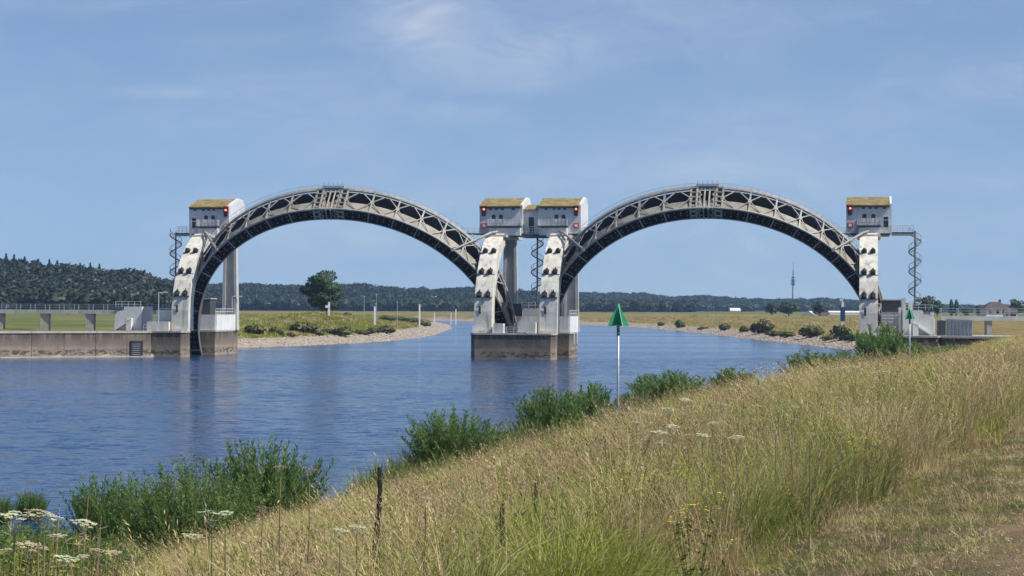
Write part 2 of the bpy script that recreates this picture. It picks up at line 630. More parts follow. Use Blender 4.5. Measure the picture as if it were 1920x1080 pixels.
def build_ground():
    ys = np.concatenate([np.arange(-60, 4, 4.0), 4 + np.cumsum(0.055 * 1.0125 ** np.arange(0, 570))])
    ys = np.concatenate([ys, np.geomspace(ys[-1] * 1.02, 5600, 60) if ys[-1] < 5000 else []])
    u = np.linspace(-1, 1, 421)
    ks = np.sinh(u * 6.2) / np.sinh(6.2)
    nx, ny = len(u), len(ys)
    wid = 90 + np.maximum(ys, 0) * 0.9
    X = ks[None, :] * (wid * 0.9)[:, None] + (ys * 0.02)[:, None]
    # tighten the columns round the visible wedge
    X = np.sign(ks)[None, :] * (np.abs(u)[None, :] * (0.27 * np.maximum(ys, 0) + 26)[:, None] + (np.abs(ks) ** 1.0)[None, :] * (wid * 0.9)[:, None])
    Y = np.repeat(ys[:, None], nx, 1)
    Z = ground_z(X, Y)
    v = np.stack([X.ravel(), Y.ravel(), Z.ravel()], 1)
    idx = np.arange(nx * ny).reshape(ny, nx)
    f = np.stack([idx[:-1, :-1].ravel(), idx[:-1, 1:].ravel(), idx[1:, 1:].ravel(), idx[1:, :-1].ravel()], 1)
    me = bpy.data.meshes.new('ground')
    me.vertices.add(len(v))
    me.vertices.foreach_set('co', v.astype(np.float32).ravel())
    me.loops.add(f.size)
    me.polygons.add(len(f))
    me.loops.foreach_set('vertex_index', f.ravel().astype(np.int32))
    me.polygons.foreach_set('loop_start', np.arange(0, f.size, 4, dtype=np.int32))
    me.update(calc_edges=True)
    me.polygons.foreach_set('use_smooth', np.ones(len(f), bool))
    dR = v[:, 0] - np.interp(v[:, 1], E_Y, E_X)
    dL = np.interp(v[:, 1], L_Y, L_X) - v[:, 0]
    d = np.maximum(dR, dL)
    far = sstep(v[:, 1], 350, 372)
    beach = (1 - sstep(d + 3.0 * wob(v[:, 0], v[:, 1], 26, 21), 8, 13)) * far
    dirt = sstep(v[:, 0] - dirt_edge(v[:, 1]) + 0.45 * wob(v[:, 0], v[:, 1], 1.7, 31) + 0.5 * wob(v[:, 0], v[:, 1], 0.7, 33), -0.5, 0.5) * (1 - sstep(v[:, 1], 45, 60))
    trampled = sstep(v[:, 0] - tall_edge(v[:, 1]), -0.6, 0.2) * (1 - sstep(v[:, 1], 45, 70))
    green = np.where(dL > 0, sstep(dL, 20, 40), sstep(dR + 60 * wob(v[:, 0], v[:, 1], 300, 8), 160, 320)) * far
    for nm, arr in (('beach', beach), ('dirt', dirt), ('trampled', trampled), ('green', green), ('far', far)):
        a = me.attributes.new(nm, 'FLOAT', 'POINT')
        a.data.foreach_set('value', arr.astype(np.float32))
    m, t, b, out = new_mat('ground_cover')
    pos = N(t, 'ShaderNodeNewGeometry').outputs['Position']

    def A(nm):
        n = N(t, 'ShaderNodeAttribute')
        n.attribute_name = nm
        return n.outputs['Fac']
    soil = mixc(t, rng_map(t, noise(t, pos, 1.2, 6), 0.35, 0.65), (0.10, 0.09, 0.035), (0.16, 0.125, 0.06))
    soil = mixc(t, rng_map(t, noise(t, pos, 22, 5, 0.7), 0.4, 0.65), soil, (0.06, 0.055, 0.025))
    short = mixc(t, rng_map(t, noise(t, pos, 2.2, 6, 0.65), 0.38, 0.62), (0.085, 0.09, 0.032), (0.19, 0.15, 0.075))
    short = mixc(t, rng_map(t, noise(t, pos, 40, 4, 0.7), 0.42, 0.62, 0, 0.7), short, (0.06, 0.055, 0.028))
    dirtc = mixc(t, rng_map(t, noise(t, pos, 3.0, 6, 0.65), 0.36, 0.64), (0.27, 0.18, 0.105), (0.17, 0.12, 0.065))
    dirtc = mixc(t, rng_map(t, noise(t, pos, 55, 4, 0.75), 0.45, 0.68, 0, 0.75), dirtc, (0.33, 0.235, 0.145))
    dirtc = mixc(t, rng_map(t, noise(t, pos, 1.1, 6, 0.65), 0.5, 0.66, 0, 0.8), dirtc, (0.09, 0.09, 0.035))
    near = mixc(t, A('trampled'), soil, short)
    near = mixc(t, A('dirt'), near, dirtc)
    gold = mixc(t, rng_map(t, noise(t, pos, 0.05, 7, 0.65), 0.38, 0.62), (0.25, 0.18, 0.07), (0.16, 0.135, 0.05))
    gold = mixc(t, rng_map(t, noise(t, pos, 0.22, 6, 0.7), 0.5, 0.66, 0, 0.8), gold, (0.075, 0.08, 0.03))
    grn = mixc(t, rng_map(t, noise(t, pos, 0.03, 6, 0.65), 0.38, 0.62), (0.085, 0.115, 0.032), (0.16, 0.15, 0.055))
    farc = mixc(t, A('green'), gold, grn)
    st = mixc(t, rng_map(t, noise(t, pos, 0.8, 6, 0.75), 0.36, 0.64), (0.20, 0.16, 0.12), (0.42, 0.36, 0.28))
    farc = mixc(t, A('beach'), farc, st)
    LK(t, mixc(t, A('far'), near, farc), b.inputs['Base Color'])
    b.inputs['Roughness'].default_value = 0.95
    b.inputs['Specular IOR Level'].default_value = 0.15
    hgt = math_n(t, 'ADD', noise(t, pos, 9, 6, 0.7), noise(t, pos, 60, 3))
    add_bump(t, b, hgt, 0.9, 0.05)
    me.materials.append(m)
    o = bpy.data.objects.new('ground', me)
    COL.objects.link(o)
    structure(o)


build_ground()


def build_water():
    me = bpy.data.meshes.new('river')
    vs = [(-1400, -400, 0), (900, -400, 0), (900, 2400, 0), (-1400, 2400, 0)]
    me.from_pydata(vs, [], [(0, 1, 2, 3)])
    m, t, b, out = new_mat('river_water')
    pos = N(t, 'ShaderNodeNewGeometry').outputs['Position']
    b.inputs['Base Color'].default_value = (0.014, 0.050, 0.130, 1)
    b.inputs['IOR'].default_value = 1.333
    # wind lanes: rougher and calmer stretches
    lanes = noise(t, pos, 1.0, 3, 0.5, 0.4, (0.004, 0.022, 1))
    calm = rng_map(t, lanes, 0.42, 0.58)
    LK(t, math_n(t, 'ADD', math_n(t, 'MULTIPLY', calm, 0.05), 0.10), b.inputs['Roughness'])
    # wavelets: slopes taken straight from noise so that far water stays as choppy as near water
    def slope(sc, k, detail=3):
        mp = N(t, 'ShaderNodeMapping')
        mp.inputs['Scale'].default_value = sc
        LK(t, pos, mp.inputs['Vector'])
        nz = N(t, 'ShaderNodeTexNoise')
        nz.inputs['Scale'].default_value = 1.0
        nz.inputs['Detail'].default_value = detail
        nz.inputs['Roughness'].default_value = 0.6
        nz.inputs['Distortion'].default_value = 0.4
        LK(t, mp.outputs[0], nz.inputs['Vector'])
        sb = N(t, 'ShaderNodeVectorMath', operation='SUBTRACT')
        sb.inputs[1].default_value = (0.5, 0.5, 0.5)
        LK(t, nz.outputs['Color'], sb.inputs[0])
        ml = N(t, 'ShaderNodeVectorMath', operation='MULTIPLY')
        ml.inputs[1].default_value = (k * 0.7, k, 0)
        LK(t, sb.outputs[0], ml.inputs[0])
        return ml.outputs[0]
    acc = None
    for sc, k in (((0.55, 1.25, 1), 1.45), ((1.7, 3.6, 1), 1.25), ((0.13, 0.26, 1), 0.30)):
        v = slope(sc, k)
        if acc is None:
            acc = v
        else:
            ad = N(t, 'ShaderNodeVectorMath', operation='ADD')
            LK(t, acc, ad.inputs[0])
            LK(t, v, ad.inputs[1])
            acc = ad.outputs[0]
    scl = N(t, 'ShaderNodeVectorMath', operation='SCALE')
    LK(t, acc, scl.inputs[0])
    sy = N(t, 'ShaderNodeSeparateXYZ')
    LK(t, pos, sy.inputs[0])
    shelter = rng_map(t, sy.outputs['Y'], 330, 470, 1.0, 0.42)
    LK(t, math_n(t, 'MULTIPLY', math_n(t, 'ADD', math_n(t, 'MULTIPLY', calm, 0.4), 0.65), shelter), scl.inputs['Scale'])
    up = N(t, 'ShaderNodeVectorMath', operation='ADD')
    up.inputs[1].default_value = (0, 0, 1)
    LK(t, scl.outputs[0], up.inputs[0])
    nn = N(t, 'ShaderNodeVectorMath', operation='NORMALIZE')
    LK(t, up.outputs[0], nn.inputs[0])
    LK(t, nn.outputs[0], b.inputs['Normal'])
    me.materials.append(m)
    o = bpy.data.objects.new('river', me)
    COL.objects.link(o)
    structure(o)


build_water()

# ================================================================== THE WEIR
R, AL, MEXP, GH, RIM, DR = 29.3155, 0.977, 0.975, 5.03, 1.94, 0.69
BH, ZH = 13.93, 0.908
CA, SA = math.cos(AL), math.sin(AL)


def G(t, r, n):
    """point on a gate: t round the arch, r from the arch centre, n across the gate (0 = edge towards the camera)"""
    if t < 0 or t > math.pi:
        c = -abs(t if t < 0 else t - math.pi) * r
        x = r if t < 0 else -r
    else:
        s, c0 = math.sin(t), math.cos(t)
        c = r * max(s, 0) ** MEXP
        x = r * math.copysign(abs(c0) ** MEXP, c0)
    return Vector((x, -c * CA + n * SA, c * SA + n * CA))


def taper(t):
    u = min(t, math.pi - t)
    return 0.28 + 0.72 * max(0.0, min(1.0, (u - 0.08) / 0.36))


def sweep(mb, prof, t0, t1, k=3):
    """closed section of (r, n) swept from t0 to t1"""
    ts = [t0 + (t1 - t0) * i / k for i in range(k + 1)]
    m = len(prof)
    vs = [G(t, r, n(t) if callable(n) else n) for t in ts for r, n in prof]
    fs = [tuple(range(m - 1, -1, -1)), tuple(k * m + i for i in range(m))]
    for j in range(k):
        fs += [(j * m + i, j * m + (i + 1) % m, (j + 1) * m + (i + 1) % m, (j + 1) * m + i) for i in range(m)]
    return mb.add(vs, fs)


def make_gate(ac, label):
    root = thing('visor_gate', label, 'weir gate', W(ac, BH, ZH), -TH, 'raised visor gates of the weir')
    JH = 0.083
    step = (math.pi / 2 - JH) / 10
    right = [math.pi / 2 - JH - step * i for i in range(11)]
    left = [math.pi - t for t in right]
    spans = [(right[i + 1], right[i]) for i in range(10)] + [(left[i], left[i + 1]) for i in range(10)]
    g = 0.0012
    for (t0, t1) in spans + [(right[0], left[0]), (-0.09, 0.0), (math.pi, math.pi + 0.09)]:
        a, b = t0 + g, t1 - g
        mb = MB()
        sweep(mb, [(R - RIM, 0), (R - 0.2, 0), (R - 0.2, 0.22), (R - RIM, 0.22)], a, b)
        rp = mb.build('rim_panel', 'dark_rim', root)
        if t0 >= 0 and t1 <= math.pi:
            sb = MB()
            nst = 4
            for i in range(nst):
                tt = a + (b - a) * (i + 0.5) / nst
                for rr in ((R - 0.62, R - 1.35) if i % 2 == 0 else (R - 0.75, R - 1.2)):
                    c = G(tt, rr, -0.03)
                    sb.bar(c + Vector((-0.09, 0, 0)), c + Vector((0.09, 0, 0)), 0.12, 0.16)
            o = sb.build('stud_row', 'stud', rp)
            o['kind'] = 'stuff'
            mb = MB()
            sweep(mb, [(R - 0.15, 0.06), (R, 0.06), (R, 2.35), (R - 0.15, 2.35)], a, b)
            mb.build('shell_panel', 'shell_paint', root)
            nt = lambda t: GH * taper(t) - 0.35
            mb = MB()
            sweep(mb, [(R - 1.55, nt), (R + 0.42, nt), (R + 0.42, lambda t: nt(t) + 0.14), (R - 1.55, lambda t: nt(t) + 0.14)], a, b)
            mb.build('web_panel', 'web_shade', root)
        mb = MB()
        n0 = 0.24
        n1 = (lambda t: GH * taper(t) - 0.37)
        if t0 < 0 or t1 > math.pi:
            n1 = 1.0
        sweep(mb, [(R - RIM, n0), (R - RIM + 0.12, n0), (R - RIM + 0.12, n1), (R - RIM, n1)], a, b)
        mb.build('inner_panel', 'inner_skin', root)
    # continuous chords
    full = [-0.09] + [math.pi * i / 72 for i in range(73)] + [math.pi + 0.09]

    def ring_tube(name, mat, r, n, rad, sides=6, lo=0.0, hi=math.pi):
        pts = [G(t, r, n * taper(t) if n > 1 else n) for t in full if lo - 1e-6 <= t <= hi + 1e-6]
        return MB().tube(pts, rad, sides).build(name, mat, root, smooth=True)
    ring_tube('lower_chord', 'grey_steel', R + 0.02, -0.04, 0.21, 6, -1, 9)
    ring_tube('top_chord', 'grey_steel', R + DR, GH, 0.22, 6)
    ring_tube('inner_lip', 'pale_edge', R - RIM - 0.06, 0.05, 0.13, 4, -1, 9)
    # truss posts, stiffeners and bracing
    allt = sorted(right + left)

    def Tp(t): return G(t, R + DR, GH * taper(t) + 0.02)

    def Cp(t): return G(t, R + 0.05, -0.06)

    def Mp(t): return Cp(t).lerp(Tp(t), 0.5) + G(t, 0.12, 0)
    for t in allt:
        MB().bar(Cp(t), Tp(t), 0.26, 0.22, G(t, 1, 0)).build('truss_post', 'grey_steel', root)
        MB().bar(G(t, R - RIM, -0.08), G(t, R - 0.1, -0.08), 0.22, 0.16, G(t, 0, -1)).build('rim_stiffener', 'grey_steel', root)
        if 0.25 < t < math.pi - 0.25:
            MB().bar(Mp(t) + (Tp(t) - Cp(t)) * 0.07, Mp(t) - (Tp(t) - Cp(t)) * 0.07, 0.62, 0.08, G(t, 1, 0)).build('gusset_plate', 'grey_steel', root)
    for (t0, t1) in spans:
        tm = (t0 + t1) / 2
        for tt in (t0, t1):
            MB().bar(Mp(tt), Tp(tm), 0.17, 0.15, G(tt, 1, 0)).build('brace', 'grey_steel', root)
            MB().bar(Mp(tt), Cp(tm), 0.13, 0.12, G(tt, 1, 0)).build('brace', 'grey_steel', root)
    # the crown joint: two pierced plates, rods and a chain of links between them
    for s in (-1, 1):
        ta, tb = math.pi / 2 + s * 0.083, math.pi / 2 + s * 0.050
        P = lambda t, u: (G(t, R - RIM, -0.16).lerp(G(t, R - 0.1, -0.20), min(1, u / 0.28)) if u < 0.28 else
                          G(t, R - 0.1, -0.20).lerp(G(t, R + DR + 0.25, GH + 0.1), (u - 0.28) / 0.72))
        root_pl = MB()
        for t in (ta, tb):
            for u0, u1 in ((0, 0.28), (0.28, 1.0)):
                root_pl.bar(P(t, u0), P(t, u1), 0.34, 0.2, (0, -1, 0.3))
        for k in range(6):
            u = 0.22 + k / 5 * 0.76
            root_pl.bar(P(ta, u), P(tb, u), 0.2, 0.50, (0, -1, 0.3))
        root_pl.bar(P(ta, 0.08), P(tb, 0.08), 0.2, 0.5, (0, -1, 0.3))
        root_pl.build('pierced_plate', 'shell_paint', root)
        bk = MB()
        P2 = [G(t, r, n) for t in (ta, tb) for r, n in ((R - 0.25, 0.0), (R + DR, GH - 0.1))]
        bk.hexa([P2[0], P2[2], P2[3], P2[1]] + [p + Vector((0, 0.1, -0.05)) for p in (P2[0], P2[2], P2[3], P2[1])])
        bk.build('joint_backing', 'web_shade', root)
        for q in (0.036, 0.012):
            t = math.pi / 2 + s * q
            MB().tube([G(t, R - RIM, -0.25), G(t, R - 0.1, -0.3), G(t, R + DR, GH + 0.1)], 0.11 if q > 0.02 else 0.16, 6).build('joint_rod', 'grey_steel', root)
        zz = MB()
        for k in range(12):
            u0, u1 = k / 12, (k + 1) / 12
            t0, t1 = math.pi / 2 + s * (0.026 if k % 2 else 0.044), math.pi / 2 + s * (0.044 if k % 2 else 0.026)
            zz.bar(P(t0, u0), P(t1, u1), 0.12, 0.12)
        zz.build('link_chain', 'stud', root)
    # walkway rail over the top chord
    hr = MB()
    rt = [0.42 + (math.pi - 0.84) * i / 60 for i in range(61)]
    for dr in (0.55, 1.05):
        hr.tube([G(t, R + DR + dr, GH) for t in rt], 0.028, 4)
    for i in range(0, 61, 1):
        hr.bar(G(rt[i], R + DR, GH), G(rt[i], R + DR + 1.05, GH), 0.035, 0.035)
    hr.build('handrail', 'galvanised', root)
    ww = MB()
    sweep(ww, [(R + DR + 0.10, GH + 0.2), (R + DR + 0.16, GH + 0.2), (R + DR + 0.16, GH + 0.6), (R + DR + 0.10, GH + 0.6)], 0.42, math.pi - 0.42, 50)
    ww.build('walkway', 'grey_steel', root)
    # motor housing at the crown
    mh = MB()
    c = G(math.pi / 2, R + DR + 0.3, GH + 0.1)
    mh.box(c.x - 1.9, c.x + 1.9, c.y - 0.2, c.y + 0.5, c.z, c.z + 0.42)
    for k in range(5):
        xx = c.x - 1.6 + k * 0.8
        mh.bar((xx, c.y, c.z + 0.4), (xx, c.y, c.z + 0.95), 0.1, 0.1)
    mh.build('crown_frame', 'galvanised', root)
    # hoisting arms up to the two pier tops
    for s in (-1, 1):
        t = 0.80 if s > 0 else math.pi - 0.80
        e = G(t, R + 0.1, -0.25)
        top = Vector((26.4 * s, 13.2 - BH, 21.9 - ZH))
        kn = top.lerp(e, 0.16) + Vector((0, 0, 0.25))
        ar = MB()
        for off in (-0.45, 0.45):
            o = Vector((0, off, 0))
            ar.tube([top + o, kn + o, e + o * 0.6], [0.2, 0.2, 0.15], 6)
        for k in range(1, 7):
            p = kn.lerp(e, k / 7)
            ar.bar(p + Vector((0, -0.4, 0)), p + Vector((0, 0.4, 0)), 0.2, 0.2)
        ar.build('hoist_arm', 'grey_steel', root)
        MB().tube([e + Vector((0, -0.6, 0)), e + Vector((0, 0.7, 0))], 0.3, 10).build('arm_pivot', 'grey_steel', root)
    return root


make_gate(-90.12, 'left of the two raised steel arch gates, spanning to the middle pier')
make_gate(-26.43, 'right of the two raised steel arch gates, above the green topped pole')

# ------------------------------------------------------------------ piers
LEG = [(0.0, 4.4), (0.02, 6.2), (0.1, 8.0), (0.35, 9.6), (0.8, 11.1), (1.8, 13.2), (3.2, 15.1), (5.0, 17.0), (7.0, 18.6), (9.6, 20.2), (13.0, 21.55)]


def leg_mesh(mb, x0, x1):
    n = len(LEG)
    back = []
    for i, (b, z) in enumerate(LEG):
        p0, p1 = LEG[max(i - 1, 0)], LEG[min(i + 1, n - 1)]
        d = Vector((p1[0] - p0[0], p1[1] - p0[1])).normalized()
        th = 3.0 - 0.9 * i / (n - 1)
        back.append((b + d.y * th, z - d.x * th))
    back[0] = (3.0, 4.4)
    vs, fs = [], []
    for i in range(n):
        vs += [(x0, LEG[i][0], LEG[i][1]), (x1, LEG[i][0], LEG[i][1]), (x1, back[i][0], back[i][1]), (x0, back[i][0], back[i][1])]
    for i in range(n - 1):
        o = i * 4
        fs += [(o + k, o + (k + 1) % 4, o + 4 + (k + 1) % 4, o + 4 + k) for k in range(4)]
    fs += [(0, 3, 2, 1), tuple(4 * (n - 1) + k for k in range(4))]
    return mb.add(vs, fs)


def leg_at(z):
    for (b0, z0), (b1, z1) in zip(LEG, LEG[1:]):
        if z0 <= z <= z1:
            u = (z - z0) / (z1 - z0)
            return b0 + (b1 - b0) * u, math.atan2(b1 - b0, z1 - z0)
    return LEG[-1][0], 0.8


def round_back(xl, xr, b0, b1, n=10):
    """plan of a pier tail: straight flanks, half-round end"""
    c, r = (xl + xr) / 2, (xr - xl) / 2
    ry = min(r, 6.0)
    pts = [(xr, b0)]
    pts += [(c + r * math.cos(math.pi * i / n), b1 - ry + ry * math.sin(math.pi * i / n)) for i in range(n + 1)]
    pts.append((xl, b0))
    return pts


def rail(mb, pts, z0, h=1.05, nrail=3, r=0.035, gap=1.4):
    for (p, q) in zip(pts, pts[1:]):
        p, q = Vector((p[0], p[1], z0)), Vector((q[0], q[1], z0))
        L = (q - p).length
        k = max(1, round(L / gap))
        for i in range(k + 1):
            c = p.lerp(q, i / k)
            mb.bar(c, c + Vector((0, 0, h)), r * 1.8, r * 1.8)
        for j in range(nrail):
            z = Vector((0, 0, h * (j + 1) / nrail))
            mb.bar(p + z, q + z, r * 1.7, r * 1.7)
    return mb


def make_pier(a0, legs, xl, xr, label, tail, slot_l, slot_r):
    root = thing('weir_pier', label, 'weir pier', W(a0, 0, 0), -TH, 'concrete piers of the weir')
    # base in the water, with the slots the gates slide in
    ch = 0.7
    tl, tr, te = tail
    pl = [(xl + ch, -2.0), (xr - ch, -2.0), (xr, -2.0 + ch)]
    pl += [(xr, 1.0), (xr - 2.5, 9.0), (xr - 5.2, 11.0), (tr - 5.2, 15.6)] if slot_r else [(xr, 9.5)]
    pl += round_back(tl, tr, 15.6, te)
    pl += [(tl + 5.2, 15.6), (xl + 5.2, 11.0), (xl + 2.5, 9.0), (xl, 1.0)] if slot_l else [(xl, 9.5)]
    pl += [(xl, -2.0 + ch)]
    MB().prism_z(pl, -3.0, 4.12).build('base', 'pier_concrete', root)
    cap = [(x + (0.12 if x > (xl + xr) / 2 else -0.12), y - (0.12 if y < 0 else 0)) for x, y in pl]
    MB().prism_z(cap, 4.12, 4.4).build('coping', 'coping', root)
    for lx in legs:
        lg = leg_mesh(MB(), lx - 1.5, lx + 1.5).build('curved_leg', 'white_concrete', root)
        for z in (10.9, 14.8, 18.3):
            b, ang = leg_at(z)
            for s in (-0.72, 0.72):
                mb = MB()
                # rubber buffer: ribbed drum on a plate with a pointed top
                nrm = Vector((0, -math.cos(ang), math.sin(ang)))
                tan = Vector((0, math.sin(ang), math.cos(ang)))
                c = Vector((lx + s, b, z))
                mb.bar(c - tan * 0.5 + nrm * 0.1, c + tan * 0.35 + nrm * 0.1, 0.82, 0.2, nrm)
                mb.tube([c - tan * 0.25, c - tan * 0.25 + nrm * 0.55, c - tan * 0.25 + nrm * 0.8], [0.37, 0.37, 0.22], 8)
                mb.tube([c + tan * 0.3 + nrm * 0.12, c + tan * 0.82 + nrm * 0.06], [0.28, 0.06], 6)
                mb.build('buffer', 'rubber', lg)
            MB().bar(Vector((lx - 1.5, b, z)) + Vector((0, -0.25, -0.5)), Vector((lx + 1.5, b, z)) + Vector((0, -0.25, -0.5)), 0.42, 0.1).build('buffer_shelf', 'dark_steel', lg)
        MB().box(lx - 0.75, lx - 0.35, -0.012, 0.02, 7.6, 8.9).build('leg_hatch', 'dark_steel', lg)
        MB().box(lx - 1.49, lx + 1.49, -0.6, 2.6, 4.4, 4.85).build('leg_foot', 'white_concrete', root)
        # fluted rear column
        cx = lx + (0.5 if a0 < -100 else 0)
        cb = MB()
        for (w0, w1, y0, y1) in ((1.35, 1.0, 28.4, 29.7),):
            cb.hexa([(cx - w0, y0, 4.4), (cx + w0, y0, 4.4), (cx + w0, y1 + 0.2, 4.4), (cx - w0, y1 + 0.2, 4.4),
                     (cx - w1, y0, 20.9), (cx + w1, y0, 20.9), (cx + w1, y1, 20.9), (cx - w1, y1, 20.9)])
        col = cb.build('rear_column', 'grey_column', root)
        for s in (-1, 1):
            MB().hexa([(cx + s * 1.2 - 0.28, 28.0, 4.4), (cx + s * 1.2 + 0.28, 28.0, 4.4), (cx + s * 1.2 + 0.28, 28.8, 4.4), (cx + s * 1.2 - 0.28, 28.8, 4.4),
                       (cx + s * 0.9 - 0.25, 28.05, 20.9), (cx + s * 0.9 + 0.25, 28.05, 20.9), (cx + s * 0.9 + 0.25, 28.7, 20.9), (cx + s * 0.9 - 0.25, 28.7, 20.9)]).build('column_rib', 'grey_column', col)
        MB().box(lx - 2.0, lx + 2.0, 11.5, 29.9, 20.9, 21.3).build('head_beam', 'grey_column', root)
    # parapet round the tail
    pp = round_back(tl + 0.1, tr - 0.1, 16.2, te - 0.2, 12)
    MB().wall_z(pp + [pp[0]], 0.45, 4.4, 7.2).build('parapet', 'white_wall', root)
    rail(MB(), pp[:1] + pp[2:-2] + pp[-1:], 7.2, 1.05, 2, 0.04, 1.6).build('parapet_rail', 'white_steel', root)
    return root


pierL = make_pier(-116.8, [0.0], -6.0, 1.5, 'weir pier at the left bank, joined to the long brown quay wall', (-9.0, 1.5, 34.5), False, True)
pierC = make_pier(-58.4, [-5.55, 5.55], -7.3, 6.95, 'middle weir pier with two curved legs standing in the river', (-7.3, 6.95, 33.0), True, True)
pierR = make_pier(0.0, [0.0], -1.5, 11.6, 'weir pier at the right bank, partly behind the waterside bushes', (-1.5, 11.0, 33.0), True, False)
# smaller fittings of the piers
rail(MB(), [(-3.6, -1.6), (3.6, -1.6)], 4.4, 1.05, 3, 0.045, 1.2).build('deck_rail', 'white_steel', pierC)
rail(MB(), [(-7.1, 10.5), (-7.1, 0.5), (-7.0, -1.7)], 4.4, 1.05, 3, 0.04, 1.5).build('deck_rail', 'white_steel', pierC)
MB().box(-3.55, -1.9, -1.2, 0.8, 4.4, 6.0).build('plinth_block', 'white_concrete', pierC)
MB().box(2.0, 3.6, -1.2, 1.2, 4.4, 6.2).build('plinth_block', 'white_concrete', pierC)
MB().box(-2.2, 2.6, 21.0, 26.0, 4.4, 8.6).build('machine_room', 'grey_column', pierC)
rail(MB(), [(-2.2, 21.0), (2.6, 21.0), (2.6, 26)], 8.6, 1.05, 2, 0.04, 1.2).build('machine_room_rail', 'white_steel', pierC)
for x in (-3.6, 3.6):
    MB().box(x - 1.2, x + 1.2, 21.5, 25.0, 4.4, 9.4).build('hinge_housing', 'dark_steel', pierC)
MB().box(-3.6, -1.2, 21.5, 25.0, 4.4, 10.0).build('hinge_housing', 'dark_steel', pierL)
MB().box(-3.9, -1.0, 21.3, 25.2, 10.0, 10.15).build('housing_roof', 'grey_column', pierL)
MB().box(2.2, 5.4, 10.5, 15.0, 8.0, 10.2).build('hinge_housing', 'dark_steel', pierR)
MB().box(2.0, 5.6, 10.2, 15.2, 10.2, 10.4).build('housing_roof', 'grey_column', pierR)
MB().box(2.2, 5.4, 9.2, 10.4, 4.4, 8.0).build('hinge_wall', 'white_wall', pierR)
rail(MB(), [(2.2, 9.2), (5.6, 9.2), (5.6, 6.0)], 6.6, 1.5, 3, 0.05, 1.1).build('deck_rail', 'white_steel', pierR)
for x, b, h in ((5.75, 7.6, 10.6), (6.9, 9.0, 9.9)):
    MB().box(x - 0.35, x + 0.35, b, b + 0.8, 4.4, h).build('pillar', 'grey_column', pierR)
MB().box(4.9, 5.3, 5.0, 5.6, 4.4, 9.0).build('pillar', 'white_wall', pierR)
MB().box(1.55, 4.4, -0.5, 2.0, 4.4, 5.9).build('plinth_block', 'white_concrete', pierR)
MB().box(2.4, 2.6, 3.0, 3.2, 4.4, 6.4).build('lifebuoy_post', 'red_paint', pierR)
rail(MB(), [(-5.9, 0.0), (-5.9, -1.8), (-2.1, -1.8)], 4.4, 1.05, 2, 0.04, 1.4).build('deck_rail', 'white_steel', pierL)
MB().box(-5.0, -2.2, 2.6, 5.0, 4.4, 8.0).build('plinth_block', 'white_wall', pierL)
MB().box(-5.6, -1.7, -0.9, 2.2, 4.4, 6.0).build('plinth_block', 'white_concrete', pierL)
for x in (7.06, ):
    for b in (33.0, 37.0):
        MB().box(6.97, 7.06, b - 12, b - 10.4, 2.2, 6.4).build('fender_board', 'galvanised', pierC)


# quay deck and dark quay front beside the right pier
def quay_right():
    o = thing('quay_platform', 'concrete quay platform with a dark front beside the right pier', 'quay', W(20, 0, 0), -TH)
    MB().prism_z([(-8.35, -2.0), (6, -2.6), (19, -1.5), (19, 16), (-8.35, 16)], -2.0, 4.05).build('front', 'quay_concrete', o)
    MB().prism_z([(-8.35, -2.35), (6, -2.95), (19.2, -1.8), (19.2, 16), (-8.35, 16)], 4.05, 4.4).build('coping', 'coping', o)


quay_right()


def quay_left():
    p0, p1 = Vector((-61.6, 376.6, 0)), Vector((-190, 295.5, 0))
    d = (p1 - p0).normalized()
    ang = math.atan2(d.y, d.x)
    o = thing('quay_wall', 'long brown concrete quay wall running off the left edge of the photo', 'quay wall', p0, ang)
    L = (p1 - p0).length
    x, k = 0.0, 0
    while x < L - 1:
        w = 5.6 if k else 4.4
        MB().box(x + 0.04, x + w - 0.04, -3.5, 0.0 + (0.03 if k % 2 else 0.0), -2.5, 4.06).build('wall_block', 'quay_concrete', o)
        MB().box(x + 0.02, x + w - 0.02, -3.6, 0.16, 4.06, 4.38).build('coping_block', 'coping', o)
        x += w
        k += 1
    MB().box(0, L, 0.02, 0.75, -2.5, 0.16).build('footing', 'coping', o)
    rc = MB()
    # heavy ladder frame; a dark sheet on the wall stands in for recess shade
    for xx in (1.6, 3.5):
        rc.box(xx, xx + 0.3, 0.0, 0.28, 0.1, 2.75)
    rc.box(1.6, 3.8, 0.0, 0.28, 2.4, 2.75)
    rc.box(1.9, 3.5, 0.035, 0.06, 0.2, 2.4)
    r_ = rc.build('ladder_recess', 'rubber', o)
    lb = MB()
    for i in range(6):
        lb.bar((1.9, 0.16, 0.45 + i * 0.35), (3.5, 0.16, 0.45 + i * 0.35), 0.07, 0.07)
    lb.build('rung', 'galvanised', r_)


quay_left()


# ------------------------------------------------------------------ machine houses on top of the piers
def side_profile(hs=4.75, hr=6.2, d0=0.0, depth=10.0):
    return [(d0, 0.0), (depth, 0.0), (depth, 5.0), (8.5, hr - 0.15), (5.7, hr), (d0, hs)]


